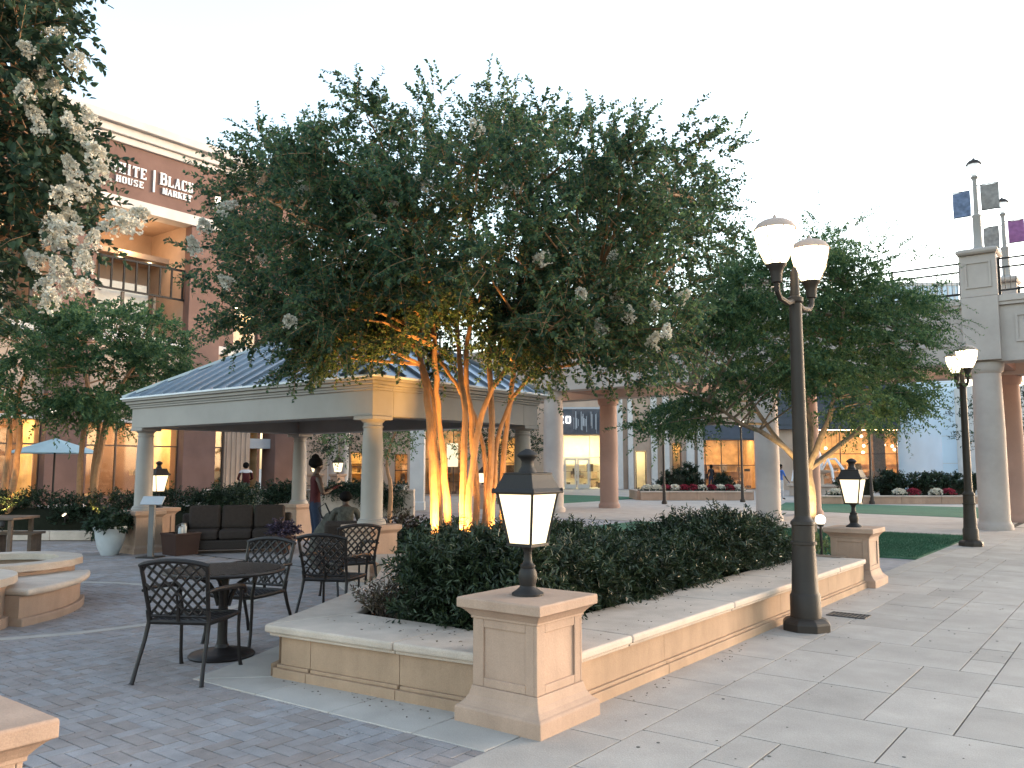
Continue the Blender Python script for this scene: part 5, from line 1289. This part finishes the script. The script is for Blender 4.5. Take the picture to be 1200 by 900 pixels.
def flowerclump(label, px, d, z, m, seed, group):
    x, y = cw((px-600)/970*d, d); t = thing('flower_clump', label, 'flowers', (x, y, z), YAW, group); r = np.random.default_rng(seed)
    N = 260; a = r.random(N)*6.283; q = np.sqrt(r.random(N)); P = np.stack([.30*q*np.cos(a), .26*q*np.sin(a), .32*np.sqrt(1-q*q*.8)], 1)
    mesh_obj('petals', leaf_mesh('petals', P, nrm(r.normal(size=(N, 3))+np.array([0, -.3, .6])), r.normal(size=(N, 3)), .10, .09), m, t)['kind'] = 'stuff'
    N = 120; P = r.normal(size=(N, 3))*np.array([.18, .15, .06])+np.array([0, 0, .12]); mesh_obj('leaves', leaf_mesh('leaves', P, r.normal(size=(N, 3)), r.normal(size=(N, 3)), .14, .06), 'leaf_dark', t)['kind'] = 'stuff'
row = ['petal', 'petal', 'petal_red', 'petal', 'petal_red', 'petal_red', 'petal', 'petal_red', 'petal', 'petal_red', 'petal']
for k, m in enumerate(row):
    c_ = 'white' if m == 'petal' else 'red'; pos = ['first from the left', 'second from the left', 'third from the left', 'fourth from the left', 'fifth from the left', 'middle one', 'sixth from the right end', 'fourth from the right end', 'third from the right end', 'second from the right end', 'last at the right end'][k]
    flowerclump(f'{c_} flower clump in the round bed before the restaurant, {pos}', 758+k*10.5, 40.6, .36, m, 150+k, 'flower clumps in the bed before the restaurant')
for k, (px, m, lb) in enumerate(((976, 'petal', 'white flower clump left of the far lantern in the lawn bed'), (988, 'petal_red', 'red flower clump just behind the far lantern'), (1050, 'petal', 'white flower clump in the middle of the lawn bed'), (1066, 'petal_red', 'red flower clump right of the middle white clump'), (1093, 'petal', 'white flower clump in the lawn bed left of the street lamp'), (1107, 'petal_red', 'pink red flower clump nearest the right street lamp'))):
    flowerclump(lb, px, 36.6, .28, m, 170+k, 'flower clumps in the lawn bed')
for k, (px, d, rx, h, lb) in enumerate(((790, 41.8, .9, 1.3, 'dark grassy shrub in the left half of the restaurant bed'), (806, 42.0, .6, 1.5, 'tall dark grassy tuft in the middle of the restaurant bed'), (846, 42.0, .5, 1.0, 'round green shrub in the right half of the restaurant bed'), (1040, 38.2, .6, 1.3, 'dark feathery shrub in the middle of the lawn bed'), (1000, 38.0, .9, 1.1, 'rounded green shrub behind the far lantern'))):
    x, y = cw((px-600)/970*d, d); shrub('shrub', lb, 'shrub', (x, y, .3), rx, .5, h, 'leaf_dark', 34, 8, 10, .16, .05, 180+k, YAW, up=1.0)
x, y = cw((1100-600)/970*38, 38); shrub('hedge', 'clipped green hedge along the back of the lawn bed', 'hedge', (x, y, .25), 1.9, .5, 1.0, 'leaf_dark', 90, 8, 10, .14, .06, 190, YAW, True)

N = 42000; r = np.random.default_rng(55); gp_ = np.stack([r.uniform(-7.5, -3.3, N), r.uniform(15.92, 21.8, N), np.full(N, .012)], 1)
o = mesh_obj('grass', leaf_mesh('grass', gp_, r.normal(size=(N, 3))*.5+np.array([0, 0, 1.0]), r.normal(size=(N, 3)), .035*r.uniform(.6, 1.2, N), .007), 'turf'); tag(o, 'short green grass blades of the near lawn', 'grass', kind='stuff')
# fallen leaves on ledge and paving
r = np.random.default_rng(77); pts = []
for _ in range(90): pts.append((r.uniform(-3.72, -3.05), r.uniform(4.9, 11), .4035))
for _ in range(40): pts.append((r.uniform(-5.2, -3.7), r.uniform(4.3, 4.75), .4035))
for _ in range(120): pts.append((r.uniform(-2.95, 1.5), r.uniform(4, 12), .005))
for _ in range(60): pts.append((r.uniform(-9, -3.1), r.uniform(1.2, 3.6), .003))
for _ in range(70): pts.append((r.uniform(-3.04, -2.85), r.uniform(4.9, 11.6), .006))
for _ in range(40): pts.append((r.uniform(-5.3, -3.7), r.uniform(3.95, 4.18), .008))
P = np.array(pts); N = len(P); D = r.normal(size=(N, 3)); D[:, 2] = 0
o = mesh_obj('fallen_leaves', leaf_mesh('fallen_leaves', P, D, np.array([0, 0, 1.0])+r.normal(size=(N, 3))*.2, .022*r.uniform(.5, 1.3, N), .012), 'leaf_red'); tag(o, 'scattered small fallen leaves and petals on the ledge and paving', 'fallen leaves', kind='stuff')

b = MB(); rr = random.Random(91)
for _ in range(70):
    x, y, q = rr.uniform(-2.8, 2.5), rr.uniform(2.5, 14), rr.uniform(.006, .013)
    b.lathe([(q, .0045), (q*.8, .0075)], 7, (x, y))
o = b.build('gum_spot', 'gum'); tag(o, 'dark trodden gum spots scattered over the stone paving', 'gum spots', kind='stuff')
# ---------------------------------------------------------------- small garden lights
def uplight(label, loc, target, power, col=(1, .56, .16), spot=70, blend=.6):
    t = thing('uplight', label, 'garden light', loc, 0, 'garden uplights')
    d = (Vector(target)-Vector(loc)).normalized(); q = d.to_track_quat('Z', 'Y')
    b = MB().lathe([(.035, -.07), (.05, -.05), (.055, .05), (.062, .055), (.055, .03), (.05, .03)], 14, cap=False); o = b.build('housing', 'iron', t); o.rotation_euler = q.to_euler(); o.location = (0, 0, .1)
    o2 = MB().lathe([(.001, .032), (.048, .032)], 14, cap=False).build('lens', 'bulb', t); o2.rotation_euler = q.to_euler(); o2.location = (0, 0, .1)
    MB().tube([(0, 0, -.05), (0, 0, .06)], .012, 6).build('spike', 'iron', t)
    ld = bpy.data.lights.new('uplight_beam', 'SPOT'); ld.energy = power*EM; ld.color = col; ld.spot_size = R(spot); ld.spot_blend = blend; ld.shadow_soft_size = .03
    lo = bpy.data.objects.new('uplight_beam', ld); C.objects.link(lo); lo.parent = t; lo.location = Vector((0, 0, .1))+d*.07; lo.rotation_euler = (-d).to_track_quat('Z', 'Y').to_euler()
    return t
def pw(px, d, z): x, y = cw((px-600)/970*d, d); return (x, y, z)
for lb, px, tx, d, p in (('leftmost', 511, 507, 10.42, 300), ('second', 530, 524, 10.5, 220), ('third', 545, 545, 10.35, 240), ('fourth', 559, 557, 10.38, 260), ('fifth', 577, 577, 10.45, 260), ('rightmost', 591, 590, 10.75, 160)):
    uplight(f'uplight at the foot of the {lb} golden trunk', pw(px, d, .34), pw(tx, 10.95, 2.8), p*2.6, (1, .50, .11), spot=85)
uplight('uplight under the feathery tree behind the tall lamp', pw(962, 15.4, .1), pw(955, 16.3, 2.6), 620, (1, .68, .28), 80)
uplight('uplight below the tree between parasol and pavilion', pw(121, 18.7, .25), pw(117, 19.5, 2.2), 420)
uplight('uplight below the tree at the left edge', pw(10, 18.3, .25), pw(16, 19.0, 2.2), 420)
fl = uplight('bright floodlight glowing in the dark hedge left of the pot', pw(82, 18.45, .42), pw(60, 18.0, .9), 60)
gl = thing('globe_light', 'small glowing globe light on a stem just right of the tall lamp post', 'garden light', (-4.08, 13.2, 0))
MB().tube([(0, 0, 0), (0, 0, .70)], .02, 8).build('stem', 'iron', gl); MB().lathe([(.04, .68), (.05, .69), (.05, .72)], 12).build('collar', 'iron', gl); MB().sphere((0, 0, .785), .078, 16, 12).build('globe', 'globe', gl, smooth=True)
shrub('ground_plant', 'small leafy plants at the foot of the globe light', 'plant', (-4.25, 13.4, .0), .55, .4, .62, 'leaf_brt', 26, 7, 10, .07, .03, 195, 0, core=False)
for k, px in enumerate((371, 397)):
    x, y = cw((px-600)/970*33, 33); t = thing('post_lantern', ['left of two small lit lanterns beside the slim white columns', 'right of two small lit lanterns beside the slim white columns'][k], 'lantern', (x, y, 0), 0, 'small lanterns behind the pavilion')
    MB().sq([(.2, 0), (.2, 1.2), (.25, 1.25), (.25, 1.32)]).build('post', 'pillar', t); MB().sq([(.09, 1.4), (.14, 1.75)]).build('lamp_glass', 'lamp', t); MB().sq([(.17, 1.755), (.08, 1.92), (.02, 2.02)]).build('lamp_roof', 'iron', t); MB().lathe([(.06, 1.32), (.05, 1.4)], 10).build('stem', 'iron', t)
x, y = cw((566-600)/970*32, 32); 
t = thing('post_lantern', 'small lit lantern seen between the golden trunks and the big lantern', 'lantern', (x, y, 0), 0, 'small lanterns behind the pavilion')
MB().sq([(.2, 0), (.2, .8), (.25, .85), (.25, .92)]).build('post', 'pillar', t); MB().sq([(.10, 1.0), (.15, 1.35)]).build('lamp_glass', 'lamp', t); MB().sq([(.17, 1.355), (.08, 1.5), (.02, 1.6)]).build('lamp_roof', 'iron', t); MB().lathe([(.06, .92), (.05, 1.0)], 10).build('stem', 'iron', t)

# ---------------------------------------------------------------- people
def person(label, loc, rz, J, regions, hairf=None, scale=1.0, group=None):
    """J: name -> (x,y,z,r[,parent]); one skinned surface; regions(face centre) -> material name"""
    t = thing('person', label, 'person', loc, rz, group)
    names = list(J); idx = {n: i for i, n in enumerate(names)}
    me = bpy.data.meshes.new('body'); me.from_pydata([J[n][:3] for n in names], [(idx[n], idx[J[n][4]]) for n in names if len(J[n]) > 4], [])
    o = bpy.data.objects.new('body', me); C.objects.link(o)
    sk = o.modifiers.new('skin', 'SKIN'); sk.use_smooth_shade = True; sk.branch_smoothing = .3
    if not me.skin_vertices: 
        bm = bmesh.new(); bm.from_mesh(me); bm.verts.layers.skin.verify(); bm.to_mesh(me); bm.free()
    for n in names:
        sv = me.skin_vertices[0].data[idx[n]]; q = J[n][3]; sv.radius = q if isinstance(q, tuple) else (q, q); sv.use_root = (n == 'pelvis')
    ss = o.modifiers.new('subd', 'SUBSURF'); ss.levels = 2; ss.render_levels = 2
    dg_ = bpy.context.evaluated_depsgraph_get(); me2 = bpy.data.meshes.new_from_object(o.evaluated_get(dg_))
    bpy.data.objects.remove(o); me2.name = 'body'
    mats = sorted(set(regions.values())) if isinstance(regions, dict) else regions('list')
    me2.materials.clear()
    for m in mats: me2.materials.append(M[m])
    for p in me2.polygons: p.material_index = mats.index(regions(p.center)); p.use_smooth = True
    b = bpy.data.objects.new('body', me2); C.objects.link(b); b.parent = t; b.scale = (scale,)*3
    return t
def hand(J, s, wrist, tip_dir, par, n):
    w_ = Vector(wrist); d = Vector(tip_dir).normalized(); side = d.cross(Vector((0, 0, 1))); side = side.normalized() if side.length > .1 else Vector((0, 1, 0))
    p = w_+d*.05; J[n+'palm'] = (*p, (.022, .034), par)
    for k, (off, ln) in enumerate(((-.028, .065), (-.009, .078), (.010, .074), (.028, .058))):
        a = p+d*.045+side*off; e = a+d*ln*.5+Vector((0, 0, -.004)); f = e+d*ln*.5+Vector((0, 0, -.016))
        J[f'{n}f{k}a'] = (*a, .0095, n+'palm'); J[f'{n}f{k}b'] = (*e, .0085, f'{n}f{k}a'); J[f'{n}f{k}c'] = (*f, .007, f'{n}f{k}b')
    a = p+d*.005-side*.045; J[n+'t1'] = (*a, .011, n+'palm'); J[n+'t2'] = (*(a+d*.04-side*.01), .009, n+'t1')
def standing(el_l, wr_l, el_r, wr_r, kn_l, an_l, kn_r, an_r):
    J = dict(pelvis=(0, 0, .96, (.15, .11)), spine=(0, -.01, 1.12, (.125, .095), 'pelvis'), chest=(0, 0, 1.30, (.15, .105), 'spine'), upper=(0, -.005, 1.41, (.10, .075), 'chest'), neck=(0, .0, 1.49, .05, 'upper'),
             jaw=(0, .03, 1.555, .062, 'neck'), head=(0, .02, 1.625, .088, 'jaw'), crown=(0, .005, 1.69, .065, 'head'), nose=(0, .118, 1.60, .013, 'head'), earl=(-.088, .01, 1.605, .014, 'head'), earr=(.088, .01, 1.605, .014, 'head'))
    for s, n, el, wr, kn, an in ((-1, 'l', el_l, wr_l, kn_l, an_l), (1, 'r', el_r, wr_r, kn_r, an_r)):
        J['sh'+n] = (s*.17, 0, 1.40, .055, 'upper'); J['el'+n] = (*el, .041, 'sh'+n); J['wr'+n] = (*wr, .027, 'el'+n)
        hand(J, s, wr, Vector(wr)-Vector(el), 'wr'+n, n)
        J['hip'+n] = (s*.095, 0, .87, .092, 'pelvis'); J['kn'+n] = (*kn, .058, 'hip'+n); J['ca'+n] = (kn[0]*.4+an[0]*.6, kn[1]*.5+an[1]*.5-.02, kn[2]*.65+an[2]*.35, .052, 'kn'+n); J['an'+n] = (*an, .036, 'ca'+n); J['toe'+n] = (an[0]+s*.02, an[1]+.15, max(.03, an[2]-.05), .032, 'an'+n)
    return J
def face(t, s=1.0, z=1.625, y=.095, hairm='hair'):
    for sx in (-1, 1): MB().sphere((sx*.032*s, y*s, (z+.012)*s), .010*s, 8, 6).build('eye', 'hair', t)
    MB().box(-.024*s, .024*s, (y-.004)*s, (y+.006)*s, (z-.062)*s, (z-.054)*s).build('mouth', 'redcloth', t)
def hairmesh(t, c, rx, ry, rz_, m='hair', s=1.0, bun=None):
    r = np.random.default_rng(3); b = MB().sphere((0, 0, 0), 1, 14, 10); b.v = [((c[0]+x*rx*(1+.05*math.sin(9*x+5*z)))*s, (c[1]+y*ry*(1+.05*math.sin(8*z+3*y)))*s, (c[2]+z*rz_)*s) for x, y, z in b.v]
    if bun: b.sphere((bun[0]*s, bun[1]*s, bun[2]*s), bun[3]*s, 12, 8)
    b.build('hair', m, t, smooth=True)
# woman standing in the pavilion, seen from behind in half profile
J = standing((-.22, .05, 1.13), (-.14, .26, 1.20), (.24, .06, 1.14), (.10, .28, 1.24), (-.10, .03, .50), (-.10, -.02, .08), (.11, .02, .50), (.12, -.03, .08))
def reg(c):
    if isinstance(c, str): return ['skin', 'maroon', 'denim', 'blackcloth'] if False else ['skin', 'redcloth', 'denim', 'blackcloth']
    if c.z < .09: return 'blackcloth'
    if c.z < 1.0 and abs(c.x) < .21 and c.y < .2: return 'denim'
    if c.z < 1.44 and abs(c.x) < .155: return 'redcloth'
    return 'skin'
x, y = cw((372-600)/970*14.2, 14.2)
wm = person('woman in maroon sleeveless top and jeans, dark hair piled up, standing in the pavilion', (x, y, 0), YAW+R(-62), J, reg)
face(wm); hairmesh(wm, (0, -.015, 1.67), .115, .12, .105, bun=(0, -.02, 1.745, .075))
# seated person under an olive drape
S = dict(pelvis=(0, 0, .50, (.16, .12)), spine=(0, -.02, .66, (.13, .10), 'pelvis'), chest=(0, 0, .83, (.155, .11), 'spine'), upper=(0, .01, .93, (.10, .08), 'chest'), neck=(0, .03, 1.0, .05, 'upper'), jaw=(0, .06, 1.05, .06, 'neck'), head=(0, .045, 1.115, .086, 'jaw'), crown=(0, .03, 1.175, .065, 'head'), nose=(0, .145, 1.09, .012, 'head'))
for s, n in ((-1, 'l'), (1, 'r')):
    S['sh'+n] = (s*.17, .01, .92, .055, 'upper'); S['el'+n] = (s*.24, .08, .68, .042, 'sh'+n); S['wr'+n] = (s*.16, .30, .64, .028, 'el'+n); hand(S, s, S['wr'+n][:3], (-.3*s, 1, -.1), 'wr'+n, n)
    S['hip'+n] = (s*.10, .05, .49, .09, 'pelvis'); S['kn'+n] = (s*.13, .44, .50, .06, 'hip'+n); S['an'+n] = (s*.13, .47, .09, .038, 'kn'+n); S['toe'+n] = (s*.15, .62, .035, .032, 'an'+n)
def reg2(c):
    if isinstance(c, str): return ['skin', 'olive', 'denim', 'blackcloth']
    if c.z < .09: return 'blackcloth'
    if c.z < .56 or (c.y > .2 and c.z < .58): return 'denim'
    if c.z < .985 and (c.y < .2): return 'olive'
    return 'skin'
x, y = cw((407-600)/970*13.0, 13.0)
sp_ = person('person with short black hair and olive clothes seated low in the pavilion', (x, y, 0), YAW+R(15), S, reg2)
face(sp_, z=1.115, y=.125); hairmesh(sp_, (0, .03, 1.14), .10, .105, .085)
def lounge_chair(label, loc, rz):
    t = thing('lounge_chair', label, 'chair', loc, rz)
    MB().box(-.34, .34, -.34, .34, .2, .38).build('seat', 'wicker', t, bevel=.04); o = MB().box(-.34, .34, -.07, .07, 0, .46).build('backrest', 'wicker', t, bevel=.05, loc=(0, -.35, .34)); o.rotation_euler = (R(12), 0, 0)
    for s in (-1, 1): MB().box(min(s*.34, s*.45), max(s*.34, s*.45), -.36, .34, .1, .56).build('arm', 'wicker', t, bevel=.04)
    for sx in (-.36, .36):
        for sy in (-.28, .28): MB().box(sx-.03, sx+.03, sy-.03, sy+.03, 0, .21).build('leg', 'wicker', t)
lounge_chair('dark wicker armchair that holds the seated person', (x, y, 0), YAW+R(15))
x, y = cw((390-600)/970*13.4, 13.4)
bgp = thing('draped_bag', 'olive and grey bag with straps heaped between the standing woman and the seated person', 'bag', (x, y, .0), YAW)
b = MB(); rr = random.Random(4)
b.lathe([(.30, .0), (.33, .2), (.30, .45), (.24, .66), (.14, .80), (.06, .88)], 14); b.v = [(x_*(1+.14*math.sin(5*z_+3*y_))*1.1-.12*z_+.08, y_*.6, z_+.07*math.sin(7*x_)) for x_, y_, z_ in b.v]
b.build('bag', 'olive', bgp, smooth=True)
MB().tube([(-.12, -.05, .78), (-.18, -.08, .95), (-.08, -.06, 1.02), (.0, -.05, .85)], .014, 6).build('strap', 'blackcloth', bgp, smooth=True); MB().tube([(.05, -.16, .70), (.16, -.2, .5), (.2, -.2, .2)], .016, 6).build('strap', 'palecloth', bgp, smooth=True)
MB().box(-.1, .14, -.235, -.20, .3, .5).build('pocket', 'palecloth', bgp, bevel=.03)
# man in blue walking past the far beds
J = standing((-.23, -.10, 1.13), (-.22, -.02, .90), (.23, .10, 1.13), (.21, .24, .95), (-.10, .16, .50), (-.10, .14, .09), (.10, -.02, .52), (.10, -.28, .14))
def reg3(c):
    if isinstance(c, str): return ['skin', 'bluecloth', 'palecloth', 'blackcloth']
    if c.z < .10: return 'blackcloth'
    if c.z < .97 and abs(c.x) < .19: return 'palecloth'
    if c.z < 1.45 and (abs(c.x) < .2 or c.z > 1.15): return 'bluecloth'
    return 'skin'
x, y = cw((913-600)/970*40.5, 40.5); bm_ = person('man in a bright blue shirt and pale trousers walking past the far flower beds', (x, y, 0), YAW+R(-75), J, reg3); face(bm_); hairmesh(bm_, (0, 0, 1.66), .098, .10, .07)
# seated figure in red beyond the cream wall
def reg4(c):
    if isinstance(c, str): return ['skin2', 'redcloth', 'palecloth', 'blackcloth']
    if c.z < .56: return 'blackcloth'
    if c.z < .88: return 'redcloth'
    if c.z < .985: return 'palecloth'
    return 'skin2'
x, y = cw((290-600)/970*28.2, 28.2); q = person('person in a red top sitting behind the cream wall, back to the viewer', (x, y, .52), YAW+R(30), S, reg4); face(q, z=1.115, y=.125); hairmesh(q, (0, .02, 1.13), .105, .11, .11)
def bench(label, loc, rz, h=.98):
    t = thing('high_bench', label, 'bench', loc, rz); MB().box(-.5, .5, -.22, .22, h-.12, h-.06).build('seat', 'wood', t)
    for sx in (-.42, .42): MB().box(sx-.04, sx+.04, -.18, .18, 0, h-.12).build('leg', 'wood', t)
bench('plain bench behind the cream wall under the person in red', (x, y, 0), YAW+R(30), .92)
def reg5(c):
    if isinstance(c, str): return ['skin', 'blackcloth', 'denim']
    if c.z < .97: return 'denim'
    if c.z < 1.45: return 'blackcloth'
    return 'skin'
J = standing((-.23, .02, 1.13), (-.2, .12, .92), (.23, .02, 1.13), (.21, .15, .95), (-.10, .03, .50), (-.10, 0, .08), (.10, .03, .5), (.10, 0, .08))
x, y = cw((832-600)/970*55, 55); q = person('dark haired person in black standing before the orange restaurant window', (x, y, 0), YAW+R(20), J, reg5); face(q); hairmesh(q, (0, -.02, 1.62), .105, .11, .14)
